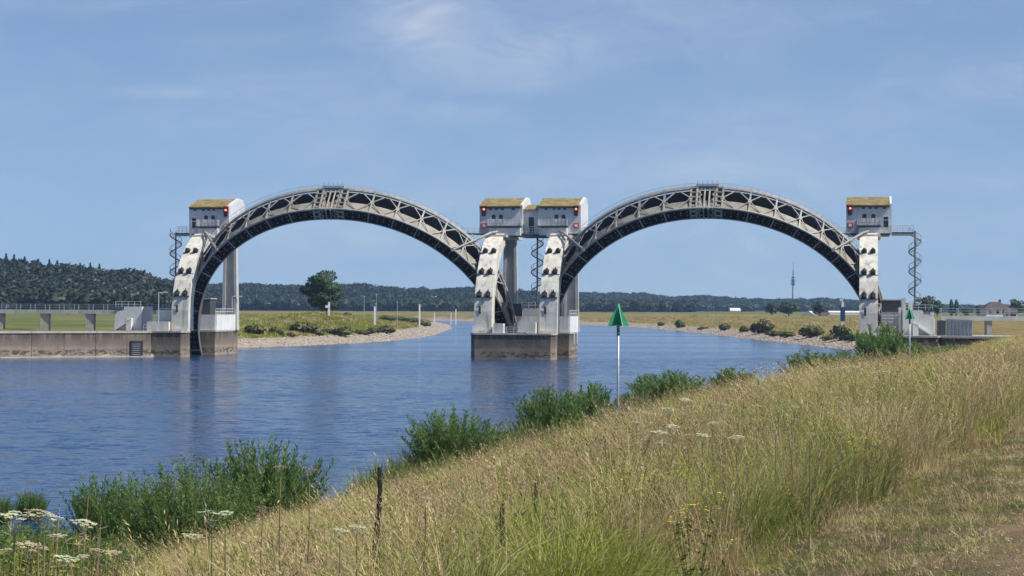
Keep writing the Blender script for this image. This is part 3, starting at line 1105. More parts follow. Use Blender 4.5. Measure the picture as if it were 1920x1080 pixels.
def house_wing(root, x0, x1, vents, niches, door, plat, hs=4.75, hr=6.2, d0=0.0):
    prof = side_profile(hs, hr, d0)
    wall = MB().prism_x(prof, x0, x1).build('wall', 'house_wall', root)
    # front roof slope and rear roof, laid on the wall
    up = 0.16
    sl = (hr - hs) / (5.7 - d0)
    rf = MB().prism_x([(d0 - 0.38, hs - 0.38 * sl + 0.01), (5.7, hr + 0.01), (5.7, hr + up + 0.1), (d0 - 0.38, hs - 0.38 * sl + up)], x0 - 0.04, x1 - 0.34)
    rf.build('front_roof', 'lichen_roof', root)
    MB().prism_x([(5.72, hr + 0.01), (8.5, hr - 0.14), (10.1, 5.02), (10.1, 5.2), (8.5, hr + 0.05), (5.72, hr + up + 0.08)], x0 - 0.04, x1 - 0.34).build('rear_roof', 'white_wall', root)
    MB().prism_x([(d0 - 0.3, hs - 0.3 * sl), (5.7, hr), (8.5, hr - 0.15), (10.0, 5.0), (10.0, 5.35), (8.5, hr + 0.22), (5.7, hr + 0.38), (d0 - 0.3, hs - 0.3 * sl + 0.35)], x1 - 0.33, x1 + 0.02).build('gable_edge', 'white_wall', root)
    MB().box(x0 + 0.1, x1 - 0.36, d0 - 0.30, d0 - 0.002, hs - 0.34, hs - 0.12).build('eave_shade_strip', 'dark_steel', root)  # dark strip added for the shadow line below the roof overhang
    for x in vents:
        MB().box(x - 0.26, x + 0.26, d0 - 0.02, d0 + 0.05, hs - 0.62, hs - 0.36).build('vent', 'glass_dark', wall)
    for x in niches:
        w, zb, zt = 0.36, 1.95, 2.95
        arch = [(x - w, zb), (x + w, zb)] + [(x + w * math.cos(i * math.pi / 8), zt + w * math.sin(i * math.pi / 8)) for i in range(9)]
        n = len(arch)

        def pris(mb, pts, y0, y1):
            m = len(pts)
            vs = [(p[0], y0, p[1]) for p in pts] + [(p[0], y1, p[1]) for p in pts]
            return mb.add(vs, [tuple(range(m)), tuple(range(2 * m - 1, m - 1, -1))] + [(i, i + m, (i + 1) % m + m, (i + 1) % m) for i in range(m)])
        wd = pris(MB(), arch, d0 - 0.02, d0 + 0.05).build('window', 'glass_dark', wall)
        big = [(x + (px - x) * 1.28, zb + (pz - zb) * 1.09 - 0.04) for px, pz in arch]
        fr = MB()
        for i in range(1, n):
            a, b2 = big[i], big[(i + 1) % n]
            fr.bar((a[0], d0 - 0.05, a[1]), (b2[0], d0 - 0.05, b2[1]), 0.13, 0.12, (0, -1, 0))
        fr.build('window_frame', 'house_wall', wall)
        MB().box(x - w + 0.05, x + w - 0.05, d0 - 0.05, d0 - 0.022, zb, zb + 0.62).build('window_board', 'white_wall', wall)
    if door is not None:
        dz = 1.05
        MB().box(door - 0.42, door + 0.42, d0 - 0.025, d0 + 0.05, dz, dz + 1.75).build('door', 'glass_dark', wall)
        fr = MB()
        fr.box(door - 0.52, door - 0.42, d0 - 0.06, d0 - 0.002, dz, dz + 1.85)
        fr.box(door + 0.42, door + 0.52, d0 - 0.06, d0 - 0.002, dz, dz + 1.85)
        fr.box(door - 0.42, door + 0.42, d0 - 0.06, d0 - 0.002, dz + 1.75, dz + 1.85)
        fr.box(door - 0.42, door + 0.42, d0 - 0.05, d0 - 0.027, dz + 1.15, dz + 1.22)
        fr.build('door_frame', 'white_steel', wall)
    if plat is not None:
        p0, p1 = plat
        pf = MB().box(p0, p1, d0 - 1.6, d0 - 0.002, 1.10, 1.30).build('platform', 'dark_steel', root)
        rail(MB(), [(p0 + 0.05, d0 - 0.05), (p0 + 0.05, d0 - 1.55), (p1 - 0.05, d0 - 1.55), (p1 - 0.05, d0 - 0.05)], 1.30, 1.1, 4, 0.04, 0.65).build('platform_rail', 'white_steel', pf)
        MB().box(p0 + 0.3, p1 - 0.1, d0 - 1.25, d0 - 0.002, -0.35, 0.95).build('hatch_box', 'house_wall', root)
    MB().box(x0 + 0.3, x1 - 0.3, d0 + 0.3, 9.6, -0.30, -0.003).build('floor_beam', 'dark_steel', root)
    return wall


ZC = 21.62
hl = thing('machine_house', 'machine house on the left pier, its right side wall showing', 'machine house', W(-116.3, 15, ZC), -TH, 'machine houses on top of the piers')
wl = house_wing(hl, -3.7, 3.7, (-2.6, -1.05, -0.1, 0.85), (-0.55, 0.75), -2.75, (-2.0, 2.0))
MB().box(3.68, 3.76, 3.2, 5.0, 1.9, 3.1).build('side_window', 'glass_dark', wl)
sw = MB()
for y in (3.2, 3.8, 4.4, 5.0):
    sw.box(3.77, 3.82, y - 0.05, y + 0.05, 1.85, 3.15)
sw.build('window_bar', 'white_steel', wl)
hc = thing('machine_house', 'double machine house joined by a low link on the middle pier', 'machine house', W(-58.4, 15, ZC), -TH, 'machine houses on top of the piers')
house_wing(hc, -8.85, -1.25, (-6.9, -5.9, -4.8, -2.9), (-6.35, -5.05), None, (-7.3, -1.35))
house_wing(hc, 1.55, 9.0, (2.9, 4.3, 5.2, 6.2), (4.75, 5.95), None, (1.6, 6.8))
lk = MB().prism_x([(1.2, -0.1), (9.0, -0.1), (9.0, 4.4), (6.5, 5.1), (1.2, 4.15)], -1.24, 1.54).build('link_wall', 'house_wall', hc)
MB().prism_x([(0.8, 4.08), (6.5, 5.12), (6.5, 5.32), (0.8, 4.26)], -1.23, 1.53).build('link_roof', 'lichen_roof', hc)
MB().box(-0.35, 0.62, 1.17, 1.25, 0.2, 2.9).build('door', 'glass_dark', lk)
fr = MB()
for x in (-0.45, 0.62):
    fr.box(x, x + 0.1, 1.12, 1.198, 0.2, 3.0)
fr.box(-0.35, 0.62, 1.12, 1.198, 2.9, 3.0)
fr.build('door_frame', 'white_steel', lk)
rail(MB(), [(-1.2, 0.3), (1.5, 0.3)], 0.0, 1.2, 3, 0.035, 0.5).build('link_rail', 'white_steel', hc)
MB().box(-1.9, 2.2, 0.2, 9.0, -0.55, -0.11).build('link_beam', 'dark_steel', hc)
hr_ = thing('machine_house', 'machine house on the right pier, beside the spiral stair', 'machine house', W(0, 15, ZC), -TH, 'machine houses on top of the piers')
house_wing(hr_, -3.8, 3.8, (-0.9, 0.2, 1.2, 2.6), (-0.75, 0.75), 2.85, (-2.0, 2.0))


# signal lamps and red framed boards on the house fronts
def signal(a, label):
    o = thing('signal_lamp', label, 'signal lamp', W(a, 15, ZC + 3.95), -TH, 'lit red signal lamps on the machine houses')
    MB().box(-0.32, 0.32, -0.35, -0.003, -0.85, 0.75).build('housing', 'rubber', o)
    MB().box(-0.42, 0.42, -0.60, -0.003, 0.76, 0.95).build('hood', 'red_paint', o)
    for s in (-1, 1):
        MB().box(s * 0.40 - 0.07, s * 0.40 + 0.07, -0.30, -0.006, -0.1, 0.95).build('side_panel', 'red_paint', o)
    MB().tube([(0, -0.36, 0.28), (0, -0.48, 0.28), (0, -0.52, 0.28)], [0.2, 0.18, 0.08], 12).build('lens', 'red_lamp', o)
    MB().tube([(0, -0.36, -0.45), (0, -0.45, -0.45)], 0.24, 12).build('dark_lens', 'glass_dark', o)


def board(a, label):
    o = thing('red_framed_board', label, 'navigation board', W(a, 15, ZC + 1.35), -TH, 'red framed white boards on the machine houses')
    MB().box(-0.46, 0.46, -0.10, -0.003, -0.46, 0.46).build('frame', 'red_paint', o)
    MB().box(-0.24, 0.24, -0.14, -0.102, -0.24, 0.24).build('white_panel', 'white_paint', o)


for a, wh in ((-113.15, 'left pier'), (-66.45, 'middle pier, above the left arch end'), (-50.2, 'middle pier, above the right arch end'), (-3.15, 'right pier')):
    signal(a, 'red lamp high on the machine house, ' + wh)
    board(a, 'red framed white board on the machine house, ' + wh)


# ------------------------------------------------------------------ spiral stairs
def spiral(a, b, z0, z1, label, gang, ph=0.0):
    o = thing('spiral_stair', label, 'spiral stair', W(a, b, 0), -TH, 'spiral stairs of the weir piers')
    MB().tube([(0, 0, z0), (0, 0, z1 + 0.3)], 0.14, 8).build('column', 'stair_steel', o)
    n = int((z1 - z0) / 0.225)
    tread = MB().hexa([(0.12, -0.06, 0), (1.05, -0.24, 0), (1.05, 0.24, 0), (0.12, 0.06, 0),
                       (0.12, -0.06, 0.06), (1.05, -0.24, 0.06), (1.05, 0.24, 0.06), (0.12, 0.06, 0.06)]).mesh('tread', 'stair_steel')
    per = 3.35
    hp, lo = [], []
    for i in range(n + 1):
        z = z0 + i * 0.225
        an = ph + 2 * math.pi * z / per
        t = put('tread', tread, o, (0, 0, z), an)
        p = Vector((1.05 * math.cos(an), 1.05 * math.sin(an), z))
        lo.append(p + Vector((0, 0, 0.02)))
        hp.append(p + Vector((0, 0, 0.95)))
    MB().tube(lo, 0.10, 5).build('stringer', 'stair_steel', o)
    hb = MB().tube(hp, 0.045, 4)
    for i in range(0, n + 1, 2):
        hb.bar(lo[i], hp[i], 0.035, 0.035)
    hb.build('handrail', 'stair_steel', o)
    if gang is not None:
        x0, x1 = gang
        g = MB().box(x0, x1, -0.8, 0.8, z1 - 0.15, z1 + 0.05).build('gangway', 'dark_steel', o)
        r = MB()
        rail(r, [(x0, -0.75), (x1, -0.75)], z1 + 0.05, 1.1, 3, 0.035, 0.9)
        rail(r, [(x0, 0.75), (x1, 0.75)], z1 + 0.05, 1.1, 3, 0.035, 0.9)
        r.build('gangway_rail', 'white_steel', o)
        xe, xm = (x0, x1) if abs(x0) > abs(x1) else (x1, x0)
        MB().prism_x([(-0.5, z1 - 0.55), (0.5, z1 - 0.55), (0.5, z1 - 0.16), (-0.5, z1 - 0.16)], min(xe, xm), max(xe, xm)).build('gangway_beam', 'grey_column', o)


spiral(7.75, 15.5, 8.6, 21.75, 'spiral stair hanging beside the right pier in open sky', (-3.9, -0.2))
spiral(-122.6, 15.5, 10.4, 21.75, 'spiral stair seen against the hill on the far side of the left pier', (0.2, 2.5), 1.0)
spiral(-57.6, 19.0, 8.6, 20.9, 'spiral stair hanging between the two legs of the middle pier', None, 0.5)

# gangways from the houses to the gates' top chords
for (a0, a1, lab) in ((-67.3, -71.6, 'narrow gangway from the middle machine house to the left arch'), (-49.3, -44.6, 'narrow gangway from the middle machine house to the right arch'),
                      (-3.9, -8.4, 'narrow gangway from the right machine house to the right arch'), (-112.5, -107.8, 'narrow gangway from the left machine house to the left arch')):
    o = thing('gangway', lab, 'gangway', W(a0, 15.5, ZC - 0.1), -TH, 'gangways between houses and arches')
    dx = a1 - a0
    MB().bar((0, 0, 0), (dx, -10, -0.1), 1.0, 0.3).build('deck', 'dark_steel', o)
    rb = MB()
    for s in (-0.45, 0.45):
        for h in (0.55, 1.05):
            rb.bar((0, s, h), (dx, -10 + s, h - 0.1), 0.05, 0.05)
        for k in range(7):
            p = Vector((dx * k / 6, -10 * k / 6 + s, 0))
            rb.bar(p, p + Vector((0, 0, 1.05)), 0.04, 0.04)
    rb.build('rail', 'galvanised', o)


# ------------------------------------------------------------------ blocks, fences and lamps beside the piers
def stair_block(a, b, label, flip):
    o = thing('stair_block', label, 'stair building', W(a, b, 4.4), -TH, 'white stair blocks beside the weir')
    s = -1 if flip else 1
    poly = [(-2.55 * s, 0), (2.55 * s, 0), (2.55 * s, 4.15), (-0.7 * s, 4.15), (-0.7 * s, 3.55), (-1.9 * s, 3.3), (-2.3 * s, 2.6)]
    vs = [(x, 0, z) for x, z in poly] + [(x, 6.0, z) for x, z in poly]
    m = len(poly)
    MB().add(vs, [tuple(range(m)), tuple(range(2 * m - 1, m - 1, -1))] + [(i, i + m, (i + 1) % m + m, (i + 1) % m) for i in range(m)]).build('wall', 'white_wall', o)
    st = MB()
    # sloping flight on the face, throwing its shadow on the wall
    st.bar((-2.0 * s, -0.45, 0.15), (0.9 * s, -0.45, 2.0), 0.9, 0.22)
    st.build('flight', 'white_wall', o)
    hb = MB()
    hb.bar((-2.0 * s, -0.85, 1.15), (0.9 * s, -0.85, 3.0), 0.06, 0.06)
    for k in range(5):
        p = Vector((-2.0 * s, -0.85, 0.2)).lerp(Vector((0.9 * s, -0.85, 2.05)), k / 4)
        hb.bar(p, p + Vector((0, 0, 0.95)), 0.05, 0.05)
    hb.build('flight_rail', 'white_steel', o)
    MB().box(0.0, 0.9, -0.9, -0.004, 0, 1.9).build('landing', 'white_wall', o) if not flip else MB().box(-0.9, 0.0, -0.9, -0.004, 0, 1.9).build('landing', 'white_wall', o)
    rail(MB(), [(-2.3, 0.2), (2.3, 0.2)], 4.15 if not flip else 4.15, 0.9, 2, 0.035, 1.1).build('roof_rail', 'white_steel', o)


stair_block(-128.2, 6.0, 'white concrete stair block standing on the quay left of the left pier', False)
stair_block(8.1, 3.5, 'white concrete stair block behind the smaller green beacon', True)

sf = thing('sheet_fence', 'blue grey sheet metal fence at the end of the right quay', 'fence', W(12.6, 3.0, 4.4), -TH)
for k in range(7):
    MB().box(0.05 + k * 0.58, 0.05 + k * 0.58 + 0.54, -k * 0.25, -k * 0.25 + 0.06, 0, 2.75 - 0.03 * k).build('sheet', 'sheet_grey', sf)
for k in range(8):
    MB().box(k * 0.58 - 0.05, k * 0.58 + 0.045, -k * 0.25 + 0.07, -k * 0.25 + 0.19, 0, 2.85 - 0.03 * k).build('post', 'galvanised', sf)
MB().box(-1.5, -0.1, 0.6, 2.6, 0, 2.5).build('recess_shade', 'dark_steel', sf)  # solid dark block in place of a recess, its shade put into the colour


def arm_lamp(a, b, z, h, arm, label, mat='white_steel'):
    o = thing('arm_lamp', label, 'lamp post', W(a, b, z), -TH, 'thin lamp posts on the piers')
    MB().tube([(0, 0, 0), (0, 0, h)], 0.06, 6).build('post', mat, o)
    MB().tube([(0, 0, h), (arm * 0.8, 0, h + 0.08), (arm, 0, h + 0.02)], 0.05, 5).build('arm', mat, o)
    MB().box(min(arm, arm * 0.7), max(arm, arm * 0.7), -0.12, 0.12, h - 0.08, h + 0.0).build('lamp_head', 'galvanised', o)


arm_lamp(-120.4, -0.6, 4.4, 6.6, 1.6, 'thin white lamp post with a short arm left of the left pier leg')
arm_lamp(-115.8, 28, 7.2, 3.3, 1.9, 'small arm lamp on the round parapet of the left pier')
arm_lamp(-65.2, 11, 4.4, 6.8, -2.3, 'small arm lamp at the left flank of the middle pier')


# approach bridges behind the piers
def bridge(pts, zt, piers, label, rail_h=1.0, gap=2.75):
    o = thing('approach_bridge', label, 'footbridge', pts[0], 0)
    p0 = Vector(pts[0])
    L = [Vector(p) - p0 for p in pts]
    d = (L[-1] - L[0]).normalized()
    s = Vector((-d.y, d.x, 0))
    wd = 2.4
    n = 12
    for i in range(n):
        a, b = L[0].lerp(L[-1], i / n), L[0].lerp(L[-1], (i + 0.995) / n)
        z = Vector((0, 0, zt - 0.36))
        MB().bar(a + z, b + z, wd, 0.72).build('deck_span', 'bridge_conc', o)
    tot = (L[-1] - L[0]).length
    k = int(tot / gap)
    for sd_ in (-1, 1):
        for i in range(k + 1):
            c = L[0].lerp(L[-1], i / k) + s * sd_ * (wd / 2 - 0.1) + Vector((0, 0, zt))
            MB().bar(c, c + Vector((0, 0, rail_h + 0.05)), 0.09, 0.09).build('rail_post', 'galvanised', o)
        for h in (0.35, 0.68, 1.0):
            MB().bar(L[0] + s * sd_ * (wd / 2 - 0.1) + Vector((0, 0, zt + h * rail_h)), L[-1] + s * sd_ * (wd / 2 - 0.1) + Vector((0, 0, zt + h * rail_h)), 0.06, 0.06).build('rail', 'galvanised', o)
    for (c, w) in piers:
        q = Vector(c) - p0
        g0 = gz(c[0], c[1]) - 0.5
        MB().hexa([q + Vector((-w * 0.42, -1, g0)), q + Vector((w * 0.42, -1, g0)), q + Vector((w * 0.42, 1, g0)), q + Vector((-w * 0.42, 1, g0)),
                   q + Vector((-w / 2, -1, zt - 0.722)), q + Vector((w / 2, -1, zt - 0.722)), q + Vector((w / 2, 1, zt - 0.722)), q + Vector((-w / 2, 1, zt - 0.722))]).build('bridge_pier', 'coping', o)


bL = [W(-121.5, 23, 0), W(-172, 23, 0)]
bridge(bL, 7.95, [(W(-141.2, 23), 1.6), (W(-149.9, 23), 1.6), (W(-158.7, 23), 1.6)], 'pale footbridge with railings left of the left pier')
bR = [W(12.2, 20, 0), W(64, 24, 0)]
bridge(bR, 7.55, [(W(20.2, 20.6), 0.9), (W(33, 21.6), 0.9), (W(46, 22.6), 0.9)], 'white decked footbridge with railings right of the right pier', 1.35)

# ================================================================== PLANTS: builders
def hit(px, py, y0=20.0, y1=2500.0):
    """where the sight line through a photo pixel meets the ground"""
    ys = np.geomspace(y0, y1, 1500)
    xs = (px - 960) / F * ys
    zs = EYE + (hor(px) - py) * ys / F
    g = np.maximum(ground_z(xs, ys), 0)
    k = np.argmax(g >= zs)
    return Vector((xs[k], ys[k], g[k]))


def rand_unit():
    while True:
        v = Vector((rnd.uniform(-1, 1), rnd.uniform(-1, 1), rnd.uniform(-1, 1)))
        if 0.05 < v.length < 1:
            return v.normalized()


def leaf_quad(mb, c, d, n, ln, wd, tint, out=None):
    d = d.normalized()
    s = d.cross(n)
    if s.length < 1e-3:
        s = d.cross(Vector((0.3, 0.9, 0.1)))
    s.normalize()
    if out is not None and s.cross(d).dot(out) < 0:
        s = -s
    mb.add([c - d * ln * 0.5, c + s * wd * 0.5, c + d * ln * 0.5, c - s * wd * 0.5], [(0, 1, 2, 3)])
    mb.t += [tint] * 4


def crown_mb(lobes, n, size, mb=None, flat=0.9):
    """leaf clumps spread through a set of ellipsoid lobes (centre, radii)"""
    mb = mb or MB()
    vol = [r[0] * r[1] * r[2] for _, r in lobes]
    for i in range(n):
        (c, r) = rnd.choices(lobes, vol)[0]
        u = rand_unit()
        k = rnd.uniform(0.25, 1.0) ** 0.45
        k *= 1 + 0.12 * math.sin(5 * u.x + c[0]) * math.cos(4 * u.z + c[2])
        p = Vector((c[0] + u.x * r[0] * k, c[1] + u.y * r[1] * k, c[2] + u.z * r[2] * k))
        nrm = (u * 0.8 + rand_unit()).normalized()
        d = rand_unit().cross(nrm)
        s = size * rnd.uniform(0.6, 1.4)
        leaf_quad(mb, p, d, nrm, s, s * flat, min(1, max(0, rnd.gauss(0.45, 0.28))), u)
        m_ = Vector(lobes[0][0])
        o_ = (u * 0.75 + (p - m_).normalized() * 0.45 + rand_unit() * 0.25).normalized()
        mb.nr = getattr(mb, 'nr', []) + [o_] if not hasattr(mb, 'nr') else mb.nr
        if len(mb.nr) < len(mb.v):
            mb.nr.extend([o_] * (len(mb.v) - len(mb.nr)))
    return mb


def soft(mb, me):
    """round the shading of a crown: leaf normals lean outwards"""
    nr = list(mb.nr) + [Vector((0, 0, 1))] * (len(me.vertices) - len(mb.nr))
    me.polygons.foreach_set('use_smooth', [True] * len(me.polygons))
    me.normals_split_custom_set_from_vertices([tuple(v) for v in nr])
    return me


def broad_tree(h, w, n, leaf, seed=0, trunk_h=0.22):
    r = random.Random(seed)
    lobes = []
    for i in range(9):
        an = i * 2.4 + r.uniform(-0.4, 0.4)
        hh = 0.26 + 0.64 * i / 8
        wide = math.sin(math.pi * min(1, (hh - 0.1) / 0.92)) ** 0.7
        rad = w * 0.5 * wide
        lobes.append(((math.cos(an) * rad * 0.52, math.sin(an) * rad * 0.52, h * hh),
                      (w * 0.26 * (0.7 + 0.4 * wide), w * 0.26 * (0.7 + 0.4 * wide), h * 0.135)))
    lobes.append(((0, 0, h * 0.58), (w * 0.3, w * 0.3, h * 0.3)))
    tk = MB()
    tk.tube([(0, 0, -0.4), (0.1, 0, h * 0.2), (0, 0.1, h * 0.45), (0.05, 0, h * 0.75)], [h * 0.028, h * 0.022, h * 0.014, h * 0.005], 8)
    for i in range(7):
        an = i * 2.4
        z = h * (0.2 + 0.07 * i)
        tk.tube([(0, 0, z), (math.cos(an) * w * 0.17, math.sin(an) * w * 0.17, z + h * 0.1), (math.cos(an) * w * 0.32, math.sin(an) * w * 0.32, z + h * 0.16)], [h * 0.011, h * 0.007, h * 0.003], 5)
    return crown_mb(lobes, n, leaf), tk


def conifer(h, w, n):
    mb = MB()
    for i in range(n):
        z = h * (0.12 + 0.88 * rnd.random() ** 1.3)
        rad = w * 0.5 * (1 - z / h) ** 0.8 * (0.75 + 0.25 * math.sin(z * 14 / h * 2))
        an = rnd.uniform(0, 6.283)
        k = rnd.uniform(0.3, 1)
        p = Vector((math.cos(an) * rad * k, math.sin(an) * rad * k, z - 0.25 * rad * k))
        d = Vector((math.cos(an), math.sin(an), -0.45))
        leaf_quad(mb, p, d, rand_unit(), h * 0.10, h * 0.045, min(1, max(0, rnd.gauss(0.4, 0.3))))
    tk = MB().tube([(0, 0, -0.3), (0, 0, h * 0.97)], [h * 0.018, h * 0.003], 6)
    return mb, tk


def plant_tree(name, pos, crown, trunk, cmat, label, cat, group=None, rotz=0.0, parts=('crown', 'trunk')):
    t = thing(name, label, cat, pos, rotz, group)
    put(parts[0], crown, t)
    put(parts[1], trunk, t)
    return t


def willow_meshes(seed, stems, h, spread, leaves, ll, lw):
    """upright osier bush: many arching stems set with narrow leaves"""
    r = random.Random(seed)
    lf, st = MB(), MB()
    for i in range(stems):
        an = r.uniform(0, 6.283)
        rad = spread * math.sqrt(r.random())
        base = Vector((math.cos(an) * rad * 0.55, math.sin(an) * rad * 0.55, -0.1))
        hh = h * (0.42 + 0.58 * r.random() ** 0.8) * (1 - 0.30 * (rad / spread) ** 2)
        lean = Vector((math.cos(an) * rad * 0.45, math.sin(an) * rad * 0.45, 0)) + Vector((r.uniform(-.14, .14), r.uniform(-.14, .14), 0)) * h
        pts = []
        for k in range(5):
            u = k / 4
            pts.append(base + Vector((0, 0, hh * u)) + lean * (u ** 1.6))
        st.tube(pts, [0.012 * h / 2, 0.009 * h / 2, 0.007 * h / 2, 0.005 * h / 2, 0.002], 3, False)
        tb = r.gauss(0.4, 0.22)
        for j in range(leaves):
            u = 0.08 + 0.92 * (j + r.random()) / leaves
            k = min(3, int(u * 4))
            p = pts[k].lerp(pts[k + 1], u * 4 - k)
            ax = (pts[k + 1] - pts[k]).normalized()
            a2 = r.uniform(0, 6.283)
            side = Vector((math.cos(a2), math.sin(a2), r.uniform(-0.2, 0.9)))
            d = (side + ax * (0.6 if ll < 0.11 else 1.0)).normalized()
            off = r.uniform(0.2, 1.9) * ll * (1.15 - 0.85 * u)
            leaf_quad(lf, p + d * off, d, Vector((r.uniform(-1, 1), r.uniform(-1, 1), r.uniform(-.3, 1))), ll * r.uniform(.7, 1.3), lw * r.uniform(.7, 1.3), min(1, max(0, tb + r.gauss(0, 0.22))))
    return lf.mesh('leaves', 'willow_leaf', fix=False), st.mesh('stems', 'stem_green', fix=False)


# ---- scatter: one object, many instances through geometry nodes
def scatter(name, pts, rotz, scale, idx, tint, templates, tilt=None, kind='stuff', mat=None):
    n = len(pts)
    me = bpy.data.meshes.new(name)
    me.vertices.add(n)
    me.vertices.foreach_set('co', np.asarray(pts, np.float32).ravel())
    rot = np.zeros((n, 3), np.float32)
    rot[:, 2] = rotz
    if tilt is not None:
        rot[:, 0] = tilt
    sc = np.asarray(scale, np.float32)
    if sc.ndim == 1:
        sc = np.repeat(sc[:, None], 3, 1)
    me.attributes.new('rot', 'FLOAT_VECTOR', 'POINT').data.foreach_set('vector', rot.ravel())
    me.attributes.new('scl', 'FLOAT_VECTOR', 'POINT').data.foreach_set('vector', sc.ravel())
    me.attributes.new('idx', 'INT', 'POINT').data.foreach_set('value', np.asarray(idx, np.int32))
    me.attributes.new('tint', 'FLOAT', 'POINT').data.foreach_set('value', np.asarray(tint, np.float32))
    col = bpy.data.collections.new(name + '_kinds')
    for k, tm in enumerate(templates):
        o = bpy.data.objects.new('kind_%02d' % k, tm)
        col.objects.link(o)
    ng = bpy.data.node_groups.new(name + '_scatter', 'GeometryNodeTree')
    ng.interface.new_socket('Geometry', in_out='INPUT', socket_type='NodeSocketGeometry')
    ng.interface.new_socket('Geometry', in_out='OUTPUT', socket_type='NodeSocketGeometry')
    gi, go = N(ng, 'NodeGroupInput'), N(ng, 'NodeGroupOutput')
    ip = N(ng, 'GeometryNodeInstanceOnPoints')
    ci = N(ng, 'GeometryNodeCollectionInfo')
    ci.inputs['Collection'].default_value = col
    ci.inputs['Separate Children'].default_value = True
    ci.inputs['Reset Children'].default_value = True
    ip.inputs['Pick Instance'].default_value = True

    def attr(nm, ty):
        a = N(ng, 'GeometryNodeInputNamedAttribute')
        a.data_type = ty
        a.inputs['Name'].default_value = nm
        return a.outputs['Attribute']
    e2r = N(ng, 'FunctionNodeEulerToRotation')
    LK(ng, attr('rot', 'FLOAT_VECTOR'), e2r.inputs[0])
    LK(ng, gi.outputs[0], ip.inputs['Points'])
    LK(ng, ci.outputs[0], ip.inputs['Instance'])
    LK(ng, attr('idx', 'INT'), ip.inputs['Instance Index'])
    LK(ng, e2r.outputs[0], ip.inputs['Rotation'])
    LK(ng, attr('scl', 'FLOAT_VECTOR'), ip.inputs['Scale'])
    LK(ng, ip.outputs[0], go.inputs[0])
    o = bpy.data.objects.new(name, me)
    COL.objects.link(o)
    md = o.modifiers.new('scatter', 'NODES')
    md.node_group = ng
    o['kind'] = kind
    return o


# ================================================================== BACKGROUND
def px_x(px, Y):
    return (px - 960) / F * Y


HILLS = [
    ('wooded_hill', [-900, 0, 60, 110, 200, 250, 272, 292, 318, 332], [470, 484, 487, 493, 502, 505, 507, 519, 522, 548], 1150, 1620, 14, 15),
    ('wooded_hill', [-1200, 300, 400, 470, 560, 636, 668, 727, 775, 792, 814, 847, 890, 960, 1000, 1080, 1300], [515, 522, 531, 530, 532, 531, 529, 536, 540, 536, 541, 538, 537, 541, 545, 560, 576], 2250, 2900, 15, 20),
    ('wooded_hill', [820, 1000, 1080, 1206, 1263, 1319, 1389, 1460, 1541, 1609, 1680, 1750, 1900, 2400, 3400], [556, 547, 546, 547, 555, 552, 557, 559, 557, 561, 566, 571, 575, 575, 575], 3150, 3900, 15, 24),
]


def crown_template(n, seed):
    rnd.seed(seed)
    lobes = [((0, 0, 0.5), (0.36, 0.36, 0.42))]
    for i in range(5):
        a = i * 2.4 + seed
        lobes.append(((math.cos(a) * 0.22, math.sin(a) * 0.22, 0.34 + 0.1 * i), (0.24, 0.24, 0.2)))
    mb = crown_mb(lobes, n, 0.115)
    mb.t = []
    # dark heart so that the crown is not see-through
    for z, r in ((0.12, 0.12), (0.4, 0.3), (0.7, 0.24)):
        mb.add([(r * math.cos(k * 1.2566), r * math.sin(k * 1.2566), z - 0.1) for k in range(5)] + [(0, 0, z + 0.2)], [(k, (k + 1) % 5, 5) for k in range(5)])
    return soft(mb, mb.mesh('tree_crown', 'wood_leaf', fix=False))


crowns = [crown_template(330, k) for k in range(5)]


def conifer_template():
    mb, tk = conifer(1.0, 0.42, 150)
    mb.t = []
    return mb.mesh('tree_crown', 'wood_leaf', fix=False)


crowns.append(conifer_template())


